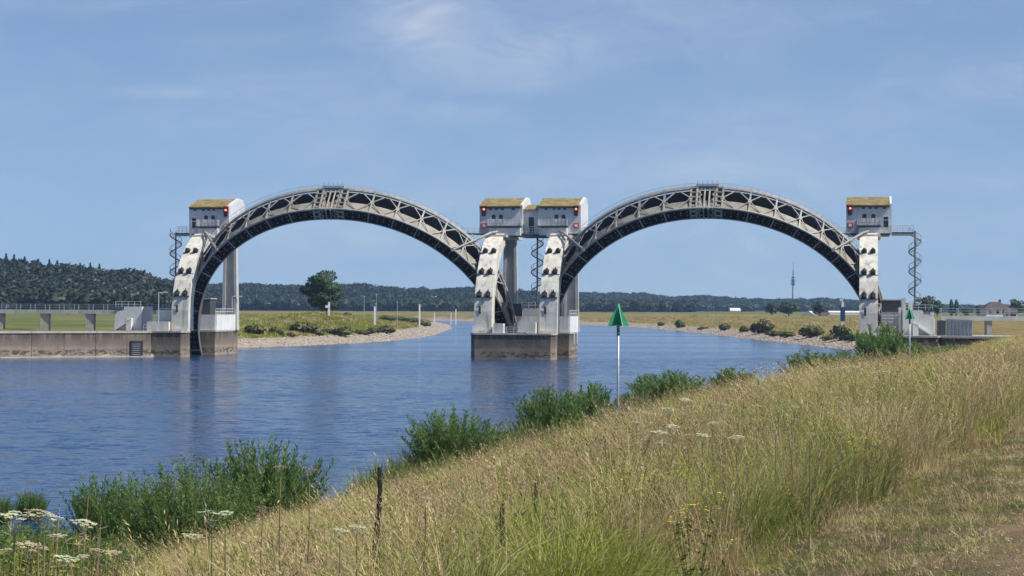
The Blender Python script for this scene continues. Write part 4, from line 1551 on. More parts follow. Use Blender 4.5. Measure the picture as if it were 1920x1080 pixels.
def make_hill(name, pxs, pys, Y1, Y2, th, spacing):
    U = np.linspace(0, 1, 10)
    P = np.arange(pxs[0], pxs[-1] + 1, 12.0)
    top = np.interp(P, pxs, pys)
    zr = EYE + (579.43 + ROLL * (P - 960) - top) * Y2 / F - th * 1.0
    zr = np.maximum(zr, 3.0)
    verts, faces = [], []
    for i, u in enumerate(U):
        Y = Y1 + (Y2 - Y1) * u
        f = u * u * (3 - 2 * u)
        z = 4.0 + (zr - 4.0) * f
        x = (P - 960) / F * Y
        verts += [(x[j], Y, z[j]) for j in range(len(P))]
    nP = len(P)
    verts += [((P[j] - 960) / F * (Y2 + 200), Y2 + 200, 3.0) for j in range(nP)]
    for i in range(len(U)):
        for j in range(nP - 1):
            faces.append((i * nP + j, i * nP + j + 1, (i + 1) * nP + j + 1, (i + 1) * nP + j))
    mb = MB().add(verts, faces)
    m = bpy.data.materials.get('forest_floor') or plain('forest_floor', (0.03, 0.04, 0.015), 0.95, var=0.3, scale=0.02)
    o = mb.build(name, m, None, True, fix=False)
    structure(o)
    pts, tints, scs = [], [], []
    rows = int((Y2 - Y1) / (spacing * 0.85))
    for k in range(rows):
        u = (k + rng.random()) / rows
        Y = Y1 + (Y2 - Y1) * u
        wx = (P[-1] - P[0]) / F * Y
        # keep to what the camera's surroundings can see
        n = int(wx / (spacing * 0.62))
        pp = rng.uniform(P[0], P[-1], n)
        pp = pp[(pp > -420) & (pp < 2350)]
        z0 = np.interp(pp, P, zr)
        f = u * u * (3 - 2 * u)
        z = 4.0 + (z0 - 4.0) * f
        x = (pp - 960) / F * Y
        yy = Y + rng.uniform(-8, 8, len(pp))
        pts.append(np.stack([x, yy, z - 1.0], 1))
        hh = th * rng.uniform(0.82, 1.12, len(pp))
        w = hh * rng.uniform(1.0, 1.5, len(pp))
        scs.append(np.stack([w, w, hh * 1.05], 1))
        patch = 0.30 + 0.40 * wob(x, np.full_like(x, Y), 190, 17) + rng.normal(0, 0.10, len(pp)) + 0.75 * max(0.0, 0.35 - u) / 0.35
        tints.append(np.clip(patch, 0, 1))
    pts, tints, scs = np.concatenate(pts), np.concatenate(tints), np.concatenate(scs)
    n = len(pts)
    idx = rng.integers(0, 5, n)
    con = rng.random(n) < (0.03 if Y1 < 2000 else 0.01)
    idx[con] = 5
    s = scatter('far_forest', pts, rng.uniform(0, 6.28, n), scs, idx, tints, crowns)
    return n


nt = [make_hill(*h) for h in HILLS]
print('forest trees', nt)

# conifers standing out on the left ridge
rnd.seed(3)
cm, ct = conifer(15, 9.0, 520)
cmesh, tmesh = cm.mesh('crown', 'conifer_leaf', fix=False), ct.mesh('trunk', 'bark')
for i, (px, py, s) in enumerate(((11, 472, 1.0), (26, 474, .9), (46, 478, 1.1), (71, 482, 1.15), (92, 483, 1.0), (107, 485, 1.05), (150, 490, .75), (169, 490, .8), (186, 492, .8))):
    p = at(px, py, 1590)
    t = plant_tree('conifer_tree', Vector((p.x, p.y, p.z - 16 * s)), cmesh, tmesh, None, ('first', 'second', 'third', 'fourth', 'fifth', 'sixth', 'seventh', 'eighth', 'ninth')[i] + ' pointed conifer from the left edge along the wooded ridge', 'conifer', 'conifers on the ridge of the wooded hill', i * 1.3)
    t.scale = (s, s, s)

# the lone tree on the hillock
rnd.seed(11)
cb, tb = broad_tree(14.2, 13.5, 5200, 0.62, 4)
p = hit(600, 592, 560, 900)
p = Vector((px_x(604, 690), 690, gz(px_x(604, 690), 690)))
plant_tree('broadleaf_tree', p, soft(cb, cb.mesh('crown', 'tree_leaf', fix=False)), tb.mesh('trunk', 'bark'), None, 'lone dark green tree on the grassy hillock under the left arch', 'tree')

# trees along the far fields
rnd.seed(12)
cb2, tb2 = broad_tree(9, 10.5, 900, 0.9, 9)
cb2m, tb2m = soft(cb2, cb2.mesh('crown', 'tree_leaf', fix=False)), tb2.mesh('trunk', 'bark')
cb3, tb3 = broad_tree(9, 8.0, 900, 0.85, 5)
cb3m, tb3m = soft(cb3, cb3.mesh('crown', 'tree_leaf', fix=False)), tb3.mesh('trunk', 'bark')
TREES = [(1446, 568, 591, 30, 'dark round tree at the field edge below the tall mast, left one'), (1479, 567, 591, 46, 'wide dark tree at the field edge right below the tall mast'),
         (1538, 566, 591, 40, 'dark tree behind the white gabled house in the fields'),
         (1737, 556, 588, 46, 'dark tree beyond the spiral stair of the right pier'), (1757, 563, 588, 34, 'lower dark tree right of the tree beyond the right spiral stair'),
         (1906, 562, 588, 34, 'dark tree at the right edge of the photo beside the house'), (1835, 573, 588, 30, 'low grey green tree left of the house with the dark roof'),
         (127, 565, 583, 18, 'small pale yellow green tree behind the left footbridge'), (1812, 576, 589, 24, 'low tree between the poplars and the house')]
for i, (px, y0, y1, w, lab) in enumerate(TREES):
    Y = 1250 if px > 1000 else 900
    p = at(px, y1, Y)
    h = (y1 - y0) * Y / F
    t = plant_tree('broadleaf_tree', Vector((p.x, p.y, 5.5 if px > 1000 else 4.8)), (cb2m if i % 2 else cb3m), (tb2m if i % 2 else tb3m), None, lab, 'tree', None, i * 1.7)
    zt = at(px, y0, Y).z
    t.scale = (w * Y / F / 10, w * Y / F / 10, (zt - 5.4) / 9)
rnd.seed(5)
pc, pt = conifer(1.0, 0.3, 10)
pcr = crown_mb([((0, 0, 0.3), (0.16, 0.16, 0.26)), ((0, 0, 0.6), (0.17, 0.17, 0.3)), ((0, 0, 0.85), (0.09, 0.09, 0.16))], 420, 0.09).mesh('crown', 'tree_leaf', fix=False)
ptr = MB().tube([(0, 0, -0.05), (0, 0, 0.9)], [0.02, 0.004], 6).mesh('trunk', 'bark')
for px, lab in ((1784, 'left one of the two slim poplars on the horizon'), (1793.5, 'right one of the two slim poplars on the horizon')):
    p = at(px, 561, 1250)
    t = plant_tree('poplar_tree', Vector((p.x, p.y, 5.4)), pcr, ptr, None, lab, 'poplar', 'pair of poplars on the horizon')
    t.scale = (8.0, 8.0, p.z - 5.4)


# houses
def far_house(px, ytop, Y, w, d, hw, hr, label, rot=0.0, roofm='roof_tile', hip=False, z=None):
    zt = at(px, ytop, Y).z
    z0 = zt - hw - hr if z is None else z
    x = px_x(px, Y)
    o = thing('far_house', label, 'house', (x, Y, z0), rot, None)
    wl_ = MB()
    if hip:
        wl_.box(-w / 2, w / 2, -d / 2, d / 2, 0, hw)
        wl_.build('wall', 'far_white', o)
        e = 0.9
        MB().add([(-w / 2 - e, -d / 2 - e, hw - 0.2), (w / 2 + e, -d / 2 - e, hw - 0.2), (w / 2 + e, d / 2 + e, hw - 0.2), (-w / 2 - e, d / 2 + e, hw - 0.2), (-w * 0.2, 0, hw + hr), (w * 0.2, 0, hw + hr)],
                 [(0, 1, 5, 4), (1, 2, 5), (2, 3, 4, 5), (3, 0, 4), (3, 2, 1, 0)]).build('roof', roofm, o)
    else:
        wl_.prism_x([(-d / 2, 0), (d / 2, 0), (d / 2, hw), (0, hw + hr), (-d / 2, hw)], -w / 2, w / 2)
        wl_.build('wall', 'far_white', o)
        for s in (-1, 1):
            MB().hexa([(-w / 2 - .3, s * (d / 2 + .4), hw - 0.35), (w / 2 + .3, s * (d / 2 + .4), hw - 0.35), (w / 2 + .3, 0, hw + hr + 0.02), (-w / 2 - .3, 0, hw + hr + 0.02),
                       (-w / 2 - .3, s * (d / 2 + .4), hw - 0.1), (w / 2 + .3, s * (d / 2 + .4), hw - 0.1), (w / 2 + .3, 0, hw + hr + 0.3), (-w / 2 - .3, 0, hw + hr + 0.3)]).build('roof', roofm, o)
    for k in range(3):
        xx = (k - 1) * w * 0.3
        MB().box(xx - 0.6, xx + 0.6, -d / 2 - 0.06, -d / 2 + 0.05, hw * 0.3, hw * 0.75).build('window', 'glass_dark', o)
    MB().box(w * 0.2, w * 0.2 + 0.8, 0.1, 0.9, hw + hr * 0.3, hw + hr + 1.0).build('chimney', 'roof_tile', o)
    return o


far_house(1865, 566, 900, 9.6, 8, 3.2, 2.7, 'white house with a dark hipped roof near the right edge', 0.1, 'roof_tile', True)
far_house(1894, 581, 850, 4.5, 4, 2.0, 1.0, 'small white shed beside the house at the right edge', 0)
far_house(1519, 584, 1300, 6.5, 9, 2.2, 2.6, 'white gabled house standing alone in the fields under the right arch', 1.2, 'far_white')
far_house(1536, 584, 1300, 7.5, 6, 2.2, 2.0, 'pale low house just right of the white gabled house', 0.2)
far_house(1198, 571, 3000, 8, 7, 7, 4, 'pale tall house on the hill, leftmost under the right arch', 0.4)
far_house(1214, 571, 3000, 8, 8, 6, 5, 'pale house second from the left on the hill under the right arch', 1.0)
far_house(1244, 579, 3000, 9, 8, 4, 2.0, 'bright white house on the hill under the right arch', 0.1, 'far_white')
far_house(1258, 579, 3000, 12, 8, 4, 2.5, 'white house right of the bright white one on the hill', 0.1, 'far_white')
far_house(1378, 578, 3000, 14, 8, 4, 3, 'white house on the hill halfway under the right arch', 0.15, 'far_white')
far_house(1168, 584, 3000, 22, 9, 3, 3, 'long red roofed house behind the tall green beacon', 0.05)
far_house(1430, 583, 3000, 20, 8, 3, 2.5, 'row of pale low houses left of the mast', 0.0)
far_house(811, 556, 2500, 10, 6, 3, 1.6, 'white villa high on the hill under the left arch', 0.1, 'far_white')
gh = thing('glasshouse', 'long low pale greenhouse on the horizon behind the blue sign', 'greenhouse', (px_x(1600, 1500), 1500, 5.6), 0)
MB().box(-17, 17, -6, 6, 0, 1.6).build('wall', 'far_white', gh)
MB().prism_x([(-6.2, 1.6), (6.2, 1.6), (0, 2.6)], -17.2, 17.2).build('roof', 'far_white', gh)

# tall mast
pm = at(1487, 558, 3700)
o = thing('radio_mast', 'tall thin transmitter mast above the hill under the right arch', 'mast', (pm.x, pm.y, 12), 0)
hm = at(1487, 490, 3700).z - 12
MB().tube([(0, 0, 0), (0, 0, hm * 0.62)], [1.9, 1.5], 8).build('shaft', 'grey_column', o)
MB().tube([(0, 0, hm * 0.62), (0, 0, hm * 0.80)], [0.8, 0.8], 6).build('upper_tube', 'dark_steel', o)
MB().tube([(0, 0, hm * 0.80), (0, 0, hm)], [0.35, 0.25], 6).build('antenna', 'dark_steel', o)
for z, r in ((0.50, 3.8), (0.545, 3.8), (0.59, 3.4), (0.64, 2.8)):
    MB().tube([(0, 0, hm * z), (0, 0, hm * z + 2.0)], [r, r], 10).build('platform', 'dark_steel', o)

# posts on the river banks
POSTS = [(703, 575, 605, 0.52, 'thick white post on the left bank, right of the lone tree', True),
         (787, 571, 598, 0.55, 'white post near the tip of the left bank', True),
         (617, 567, 600, 0.5, 'white post with crossboard on the hillock by the lone tree', True),
         (815, 586, 598, 0.45, 'short pale post at the far tip of the left bank', False),
         (846, 586, 598, 0.45, 'pair of pale posts far up the river, left one', False),
         (855, 580, 598, 0.6, 'pair of pale posts far up the river, right one', False)]
for px, y0, y1, w, lab, cap in POSTS:
    Y = {703: 660, 787: 820, 617: 640}.get(px, 1180)
    x = px_x(px, Y)
    z0 = max(gz(x, Y), 0.2)
    h = at(px, y0, Y).z - z0
    o = thing('bank_post', lab, 'post', (x, Y, z0), 0, 'white marker posts on the left bank')
    MB().box(-w / 2, w / 2, -w / 2, w / 2, -0.5, h).build('shaft', 'white_paint', o)
    MB().box(-w * 0.6, w * 0.6, -w * 0.6, w * 0.6, h, h + 0.15).build('cap', 'white_steel', o)
    if px == 617:
        MB().box(-1.0, 0.2, -w / 2 - 0.12, -w / 2 - 0.01, h * 0.62, h * 0.8).build('crossboard', 'white_paint', o)
        for s in (-0.7, 0.9):
            MB().box(s - 0.1, s + 0.1, 0.3, 0.5, -0.5, h * 0.4).build('leg', 'stem_dry', o)
for px, y0, y1, lab in ((706, 553, 604, 'tall thin pale pole behind the thick white post'), (683, 557, 590, 'thin pole left of the thick white post on the left bank'), (745, 567, 597, 'slender pole standing in the bushes of the left bank')):
    Y = 720
    x = px_x(px, Y)
    z0 = gz(x, Y)
    h = at(px, y0, Y).z - z0
    o = thing('thin_pole', lab, 'pole', (x, Y, z0))
    MB().tube([(0, 0, -0.5), (0, 0, h)], [0.12, 0.08], 6).build('shaft', 'galvanised', o)
    MB().box(-0.2, 0.2, -0.2, 0.2, h, h + 0.25).build('head', 'white_steel', o)

# blue river sign on the right bank
pb = Vector((px_x(1580, 560), 560, 0))
pb.z = gz(pb.x, 560)
hb_ = at(1580, 566, 560).z - pb.z
o = thing('river_sign', 'white post with a dark blue board on the right bank', 'river sign', pb)
MB().box(-0.28, 0.28, -0.2, 0.2, -0.5, hb_ * 0.62).build('post', 'white_paint', o)
MB().box(-0.6, 0.6, -0.3, -0.2, hb_ * 0.42, hb_ * 0.84).build('board', 'blue_paint', o)
MB().tube([(0, 0, hb_ * 0.62), (0, 0, hb_ + 0.8)], 0.1, 6).build('mast', 'white_steel', o)
MB().box(-0.75, -0.2, -0.15, 0.15, hb_ + 0.2, hb_ + 0.75).build('camera_box', 'white_steel', o)
MB().box(-0.3, 0.3, -0.25, 0.25, hb_ * 0.84, hb_).build('cap', 'white_steel', o)


# green beacons on the near bank
def beacon(px, ytop, Y, w, h, label):
    x = px_x(px, Y)
    z0 = gz(x, Y)
    H = at(px, ytop, Y).z - z0
    o = thing('river_beacon', label, 'river beacon', (x, Y, z0), 0.35, 'green topped river beacons on the near bank')
    MB().tube([(0, 0, -0.4), (0, 0, H - h)], [0.075, 0.06], 10).build('pole', 'galvanised', o, True)
    MB().tube([(0, 0, H - h - h * 0.42), (0, 0, H - 0.05)], [0.085, 0.085], 8).build('sleeve', 'green_paint', o, True)
    # cone topmark of crossed plates
    for k in range(2):
        an = k * math.pi / 2
        c, s = math.cos(an), math.sin(an)
        th = 0.02
        vs = []
        for q in (-th, th):
            for (u, z) in ((-w / 2, H - h), (w / 2, H - h), (0, H)):
                vs.append((u * c - q * s, u * s + q * c, z + 0.002 * k))
        MB().add(vs, [(0, 1, 2), (3, 5, 4), (0, 3, 4, 1), (1, 4, 5, 2), (2, 5, 3, 0)]).build('topmark_plate', 'green_paint', o)
    MB().tube([(0, 0, H - h * 0.99), (0, 0, H - h * 0.96)], [w * 0.4, w * 0.4], 8).build('topmark_brace', 'green_paint', o)
    for z in (H - h * 1.35, H - h * 1.1):
        MB().tube([(0, 0, z), (0, 0, z + 0.06)], 0.1, 10).build('clamp', 'galvanised', o)


beacon(1159.5, 569, 118, 1.22, 1.2, 'tall river beacon with green cone topmark beside the waterside bushes')
beacon(1706, 576, 215, 1.1, 1.15, 'smaller river beacon with green topmark in front of the right pier')

# bushes on the far banks
rnd.seed(21)
bl = []
for k in range(3):
    lobes = [((0, 0, 0.45), (0.5, 0.45, 0.45))] + [((math.cos(a * 2.1 + k) * 0.42, math.sin(a * 2.1 + k) * 0.3, 0.32 + 0.08 * (a % 3)), (0.3, 0.3, 0.3)) for a in range(5)]
    bm_ = crown_mb(lobes, 420, 0.15)
    bl.append((soft(bm_, bm_.mesh('foliage', 'bush_leaf', fix=False)), MB().tube([(0, 0, -0.1), (0.02, 0, 0.4)], [0.05, 0.02], 5).mesh('stem', 'bark')))
BUSH = [(1274, 615, 18, 18, 'R'), (1358, 620, 22, 16, 'R'), (1395, 623, 20, 16, 'R'), (1431, 625, 40, 30, 'R'), (1454, 630, 42, 14, 'R'), (1521, 633, 48, 28, 'R'), (1578, 638, 42, 34, 'R'),
        (1597, 641, 26, 20, 'R'), (1478, 632, 30, 12, 'R'), (1240, 611, 16, 9, 'R'), (1318, 618, 20, 9, 'R'), (1552, 638, 26, 14, 'R'),
        (476, 628, 44, 24, 'L'), (517, 630, 28, 20, 'L'), (567, 625, 48, 26, 'L'), (592, 629, 30, 16, 'L'), (641, 630, 50, 20, 'L'), (680, 628, 34, 16, 'L'), (723, 625, 38, 18, 'L'),
        (727, 602, 32, 14, 'L'), (751, 604, 34, 14, 'L'), (651, 592, 16, 9, 'L'), (775, 608, 30, 14, 'L'), (545, 632, 20, 12, 'L'), (613, 625, 26, 12, 'L'), (700, 625, 24, 14, 'L'), (795, 612, 26, 12, 'L')]
LABB = {1358: 'rounded bush left of the big dark one on the right bank', 1395: 'small bush touching the left side of the big dark right bank bush',
        1454: 'low flat bush touching the right side of the big dark right bank bush', 1597: 'bush half hidden by the right pier leg', 1478: 'low bush between the two widest bushes of the right bank',
        1240: 'tiny bush far up the right bank, farthest of its row', 1318: 'small low bush midway along the right bank', 1552: 'small bush between the wide bush and the blue sign',
        517: 'round green bush second from the left pier on the left bank', 592: 'low bush directly below the white crossboard post', 641: 'widest low bush above the stones below the lone tree hillock',
        680: 'bush left below the thick white post', 723: 'bush just right of the thick white post', 727: 'dark bush on the skyline of the left bank behind the thick post',
        751: 'dark bush on the skyline between the two white posts', 651: 'tiny dark bush at the right foot of the lone tree', 775: 'bush left of the white post near the bank tip',
        545: 'low bush nearest the stones between two green ones', 613: 'small bush under the hillock with the crossboard post', 700: 'low bush at the foot of the thick white post',
        795: 'last bush on the tip of the left bank', 1431: 'large dark bush on the golden right bank below the tall mast', 1521: 'wide dark bush on the right bank left of the blue sign', 1578: 'dark bush on the right bank right below the blue sign',
        1274: 'small round dark bush alone on the right bank', 567: 'wide green bush on the left bank below the lone tree', 476: 'green bush on the left bank beside the left pier'}
for i, (px, yb, w, h, side) in enumerate(BUSH):
    p = hit(px, yb, 440, 1200)
    fm, sm = bl[i % 3]
    k = p.y / F
    grp = 'dark bushes along the right far bank' if side == 'R' else 'bushes along the left far bank'
    gen = 'dark green bush in the golden grass of the right far bank' if side == 'R' else 'green bush in the grass above the stones of the left bank'
    t = thing('bank_bush', LABB.get(px, gen), 'bush', (p.x, p.y, p.z - 0.2), i * 0.9, grp)
    put('foliage', fm, t)
    put('stem', sm, t)
    t.scale = (w * k / 1.1, w * k / 1.1, h * k * rnd.uniform(0.85, 1.1))

# rough growth and stones on the far banks
def bank_cover():
    rough = []
    for k in range(3):
        mb = MB()
        for i in range(60):
            a, r = rnd.uniform(0, 6.28), 0.5 * math.sqrt(rnd.random())
            p = Vector((math.cos(a) * r, math.sin(a) * r, 0))
            d = Vector((rnd.uniform(-.4, .4), rnd.uniform(-.4, .4), 1)).normalized()
            hh = rnd.uniform(0.4, 1.0) * (1 - r)
            s = d.cross(rand_unit()).normalized() * 0.06
            mb.add([p - s, p + s, p + d * hh], [(0, 1, 2)])
        rough.append(mb.mesh('rough_tuft', 'grass_dry' if k < 2 else 'grass_green', fix=False))
    n = 90000
    Y = rng.uniform(430, 1250, n)
    X = rng.uniform(-0.15, 0.165, n) * Y
    dR = X - np.interp(Y, E_Y, E_X)
    dL = np.interp(Y, L_Y, L_X) - X
    d = np.maximum(dR, dL)
    ok = (d > 10) & (d < 90)
    ok &= rng.random(n) < (0.35 + 0.65 * (d < 40))
    X, Y, d, dL = X[ok], Y[ok], d[ok], dL[ok]
    P = np.stack([X, Y, ground_z(X, Y) - 0.1], 1)
    m = len(P)
    pn = wob(X, Y, 45, 41)
    left = dL > 0
    idx = np.where(rng.random(m) < np.where(left, 0.72, 0.30) + 0.6 * pn * (d < 40), 2, rng.integers(0, 2, m))
    sc = np.stack([rng.uniform(1.2, 3.2, m)] * 2 + [rng.uniform(0.5, 1.3, m) * (1 + 0.9 * np.clip(wob(X, Y, 17, 43), 0, 1))], 1)
    scatter('bank_growth', P, rng.uniform(0, 6.28, m), sc, idx, np.clip(0.45 + 0.5 * pn + rng.normal(0, 0.2, m), 0, 1), rough)
    st = []
    for k in range(3):
        bm = bmesh.new()
        bmesh.ops.create_icosphere(bm, subdivisions=1, radius=0.5)
        for v in bm.verts:
            v.co = v.co * rnd.uniform(0.75, 1.2)
            v.co.z *= 0.65
        me = bpy.data.meshes.new('stone')
        bm.to_mesh(me)
        bm.free()
        me.materials.append(M['stone'])
        st.append(me)
    n = 60000
    Y = rng.uniform(430, 1150, n)
    X = rng.uniform(-0.15, 0.165, n) * Y
    dR = X - np.interp(Y, E_Y, E_X)
    dL = np.interp(Y, L_Y, L_X) - X
    d = np.maximum(dR, dL)
    ok = (d > -0.8) & (d < 12)
    X, Y = X[ok], Y[ok]
    m = len(X)
    P = np.stack([X, Y, ground_z(X, Y)], 1)
    scatter('bank_stones', P, rng.uniform(0, 6.28, m), rng.uniform(0.25, 0.9, m), rng.integers(0, 3, m), rng.random(m), st)


bank_cover()

# ================================================================== NEAR BANK
def blade(mb, p, h, w, lean, bend, az, seg=3, face=None):
    """one curved grass blade"""
    dirv = Vector((math.cos(az), math.sin(az), 0))
    f = az + 1.57 + rnd.uniform(-0.9, 0.9) if face is None else face
    s = Vector((math.cos(f), math.sin(f), 0))
    vs = []
    for k in range(seg + 1):
        u = k / seg
        x = h * (lean * u + bend * u * u)
        z = h * (u - 0.42 * bend * u * u * u)
        ww = w * (1 - u) ** 0.6 if k < seg else 0
        c = p + dirv * x + Vector((0, 0, z))
        if k < seg:
            vs += [c - s * ww / 2, c + s * ww / 2]
        else:
            vs.append(c)
    fs = [(2 * k, 2 * k + 1, 2 * k + 3, 2 * k + 2) for k in range(seg - 1)] + [(2 * seg - 2, 2 * seg - 1, 2 * seg)]
    mb.add(vs, fs)
    return vs[-1], dirv


def tuft(n, rad, h0, h1, w, mat, seeds=0.0, bend=0.45, seg=3):
    mb = MB()
    for i in range(n):
        a, r = rnd.uniform(0, 6.283), rad * math.sqrt(rnd.random())
        p = Vector((math.cos(a) * r, math.sin(a) * r, -0.03))
        h = rnd.uniform(h0, h1)
        az = a + rnd.uniform(-1.4, 1.4)
        tip, dv = blade(mb, p, h, w * rnd.uniform(0.7, 1.3), rnd.uniform(0.0, 0.35), bend * rnd.uniform(0.1, 1.3), az, seg)
        if rnd.random() < seeds:
            # seed head: a loose spray of small grains
            L = h * rnd.uniform(0.12, 0.22)
            for k in range(6):
                q = tip + (dv * 0.4 + Vector((0, 0, 0.75))) * L * (k / 6 - 0.55)
                leaf_quad(mb, q + rand_unit() * w * 1.2, Vector((dv.x * 0.6, dv.y * 0.6, 0.8)) + rand_unit() * 0.5, rand_unit(), L * 0.22, w * 1.15, 0)
            mb.t = []
    return mb.mesh('grass_tuft', mat, fix=False)


def grass_sets(wmul, nmul, nz=1.0):
    rnd.seed(31)
    k = lambda n: max(5, int(n * nmul))
    return [
        tuft(k(26), 0.17, 0.28, 0.66, 0.0066 * wmul, 'grass_dry', 0.25 / nz, 0.75),
        tuft(k(22), 0.14, 0.40, 0.86, 0.0050 * wmul, 'grass_dry', 0.6 / nz, 0.5),
        tuft(k(24), 0.17, 0.28, 0.62, 0.0092 * wmul, 'grass_green', 0.0, 0.95),
        tuft(k(20), 0.14, 0.36, 0.78, 0.0078 * wmul, 'grass_green', 0.1 / nz, 0.75),
        tuft(k(20), 0.15, 0.20, 0.50, 0.0100 * wmul, 'grass_deep', 0.0, 0.9),
        tuft(k(20), 0.13, 0.40, 0.78, 0.0042 * wmul, 'seed_brown', 0.9 / nz, 0.4),
    ]


def choose(X, Y, d):
    """which kind of tuft grows where: drifts of dry, green and brown"""
    m = len(X)
    n1 = 1.4 * wob(X, Y * 0.6, 4.5, 51) + 1.3 * wob(X, Y * 0.6, 1.5, 52) + 0.8 * wob(X, Y * 0.5, 14, 55) - 0.12 + 0.12 * np.clip((Y - 30) / 40, -1, 1)
    n2 = 1.4 * wob(X, Y * 0.6, 3.0, 53) + 1.0 * wob(X, Y * 0.6, 1.0, 54)
    pr = np.stack([0.42 + 1.9 * n1, 0.36 + 1.7 * n1, 0.95 - 1.8 * n1, 0.95 - 1.6 * n1, 0.50 - 1.3 * n2 + 0.7 * (d < 3), 0.42 + 1.7 * n2], 1)
    pr = np.clip(pr, 0.04, None)
    pr /= pr.sum(1, keepdims=True)
    c = pr.cumsum(1)
    u = rng.random(m)[:, None]
    idx = (u > c).sum(1)
    tint = np.clip(0.5 + 0.30 * n2 + rng.normal(0, 0.30, m), 0, 1)
    return np.clip(idx, 0, 5), tint


def grass_zone(name, y0, y1, dens, sets, smin, smax, wide=1.0, xr=0.245, dmin=0.3):
    # dens: tufts per square metre
    xm = xr * y1 + 1.5
    n = int(dens * 2 * xm * (y1 - y0))
    Y = rng.uniform(y0, y1, n)
    X = rng.uniform(-xm, xm, n)
    d = X - np.interp(Y, E_Y, E_X)
    dt = X - tall_edge(Y) + 0.35 * wob(X, Y, 1.6, 61)
    ok = (np.abs(X) < xr * Y + 1.2) & (d > dmin) & ((dt < 0) | (Y > 60))
    edge = np.clip((-dt) / 0.9, 0, 1)
    edge[Y > 60] = 1
    ok &= rng.random(n) < 0.25 + 0.75 * edge
    ok &= rng.random(n) < np.clip(0.78 + 0.9 * wob(X, Y * 0.7, 1.3, 66), 0.25, 1)
    ok &= ~((Y > 338) | ((Y > 325) & (d < 0)))
    X, Y, d, edge = X[ok], Y[ok], d[ok], edge[ok]
    idx, tint = choose(X, Y, d)
    m = len(X)
    hn = np.clip(0.95 + 0.55 * wob(X, Y, 1.7, 62) + 0.40 * wob(X, Y, 0.65, 64) + 0.2 * wob(X, Y, 9, 63), 0.35, 1.6)
    s = rng.uniform(smin, smax, m) * hn * (0.55 + 0.45 * edge)
    s = np.minimum(s, 1.3)
    # low growth where the bank drops towards the bushes on the left
    s *= np.where(d < 2.0, 0.7, 1.0)
    sc = np.stack([s * wide, s * wide, s], 1)
    P = np.stack([X, Y, ground_z(X, Y)], 1)
    scatter(name, P, rng.uniform(0, 6.28, m), sc, idx, tint, sets, rng.normal(0, 0.10, m))
    return m


cnt = [grass_zone('meadow_grass', 4.5, 17, 54, grass_sets(1.0, 1.0), 0.72, 1.12),
       grass_zone('meadow_grass', 17, 36, 40, grass_sets(1.25, 0.9), 0.75, 1.15),
       grass_zone('meadow_grass', 36, 100, 20, grass_sets(2.0, 0.8, 1.6), 0.8, 1.2, 1.5),
       grass_zone('meadow_grass', 100, 340, 5.0, grass_sets(4.0, 0.7, 3.0), 0.8, 1.25, 2.6)]


def tussocks():
    """coarse clumps standing up out of the meadow"""
    rnd.seed(37)
    sets = [tuft(70, 0.22, 0.55, 1.05, 0.0085, 'grass_green', 0.1, 0.9), tuft(64, 0.2, 0.55, 1.1, 0.0070, 'grass_dry', 0.5, 0.7),
            tuft(60, 0.24, 0.45, 0.9, 0.0095, 'grass_deep', 0.0, 0.9), tuft(56, 0.2, 0.6, 1.05, 0.0055, 'seed_brown', 0.9, 0.5)]
    n = 9000
    Y = 7 + 130 * rng.random(n) ** 1.25
    X = rng.uniform(-0.24, 0.24, n) * Y
    d = X - np.interp(Y, E_Y, E_X)
    ok = (d > 1.0) & ((X < tall_edge(Y) - 0.35) | (Y > 60)) & (rng.random(n) < np.clip(0.5 + 1.5 * wob(X, Y * 0.6, 3.1, 67), 0.05, 1))
    X, Y = X[ok], Y[ok]
    m = len(X)
    n1 = wob(X, Y * 0.6, 4.5, 51) + wob(X, Y * 0.6, 1.5, 52)
    u = rng.random(m) + 0.9 * n1
    idx = np.where(u < 0.42, 0, np.where(u < 0.56, 2, np.where(u < 0.86, 1, 3)))
    left = X < -0.05 * Y
    sc = rng.uniform(0.62, 1.08, m) * np.where(left & (Y < 40), 0.72, 1.0)
    wide = np.where(Y > 45, 1.7, 1.0)
    P = np.stack([X, Y, ground_z(X, Y)], 1)
    scatter('grass_tussocks', P, rng.uniform(0, 6.28, m), np.stack([sc * wide, sc * wide, sc], 1), idx, np.clip(rng.normal(0.5, 0.28, m), 0, 1), sets, rng.normal(0, 0.14, m))
    return m


print('grass tufts', cnt, tussocks())


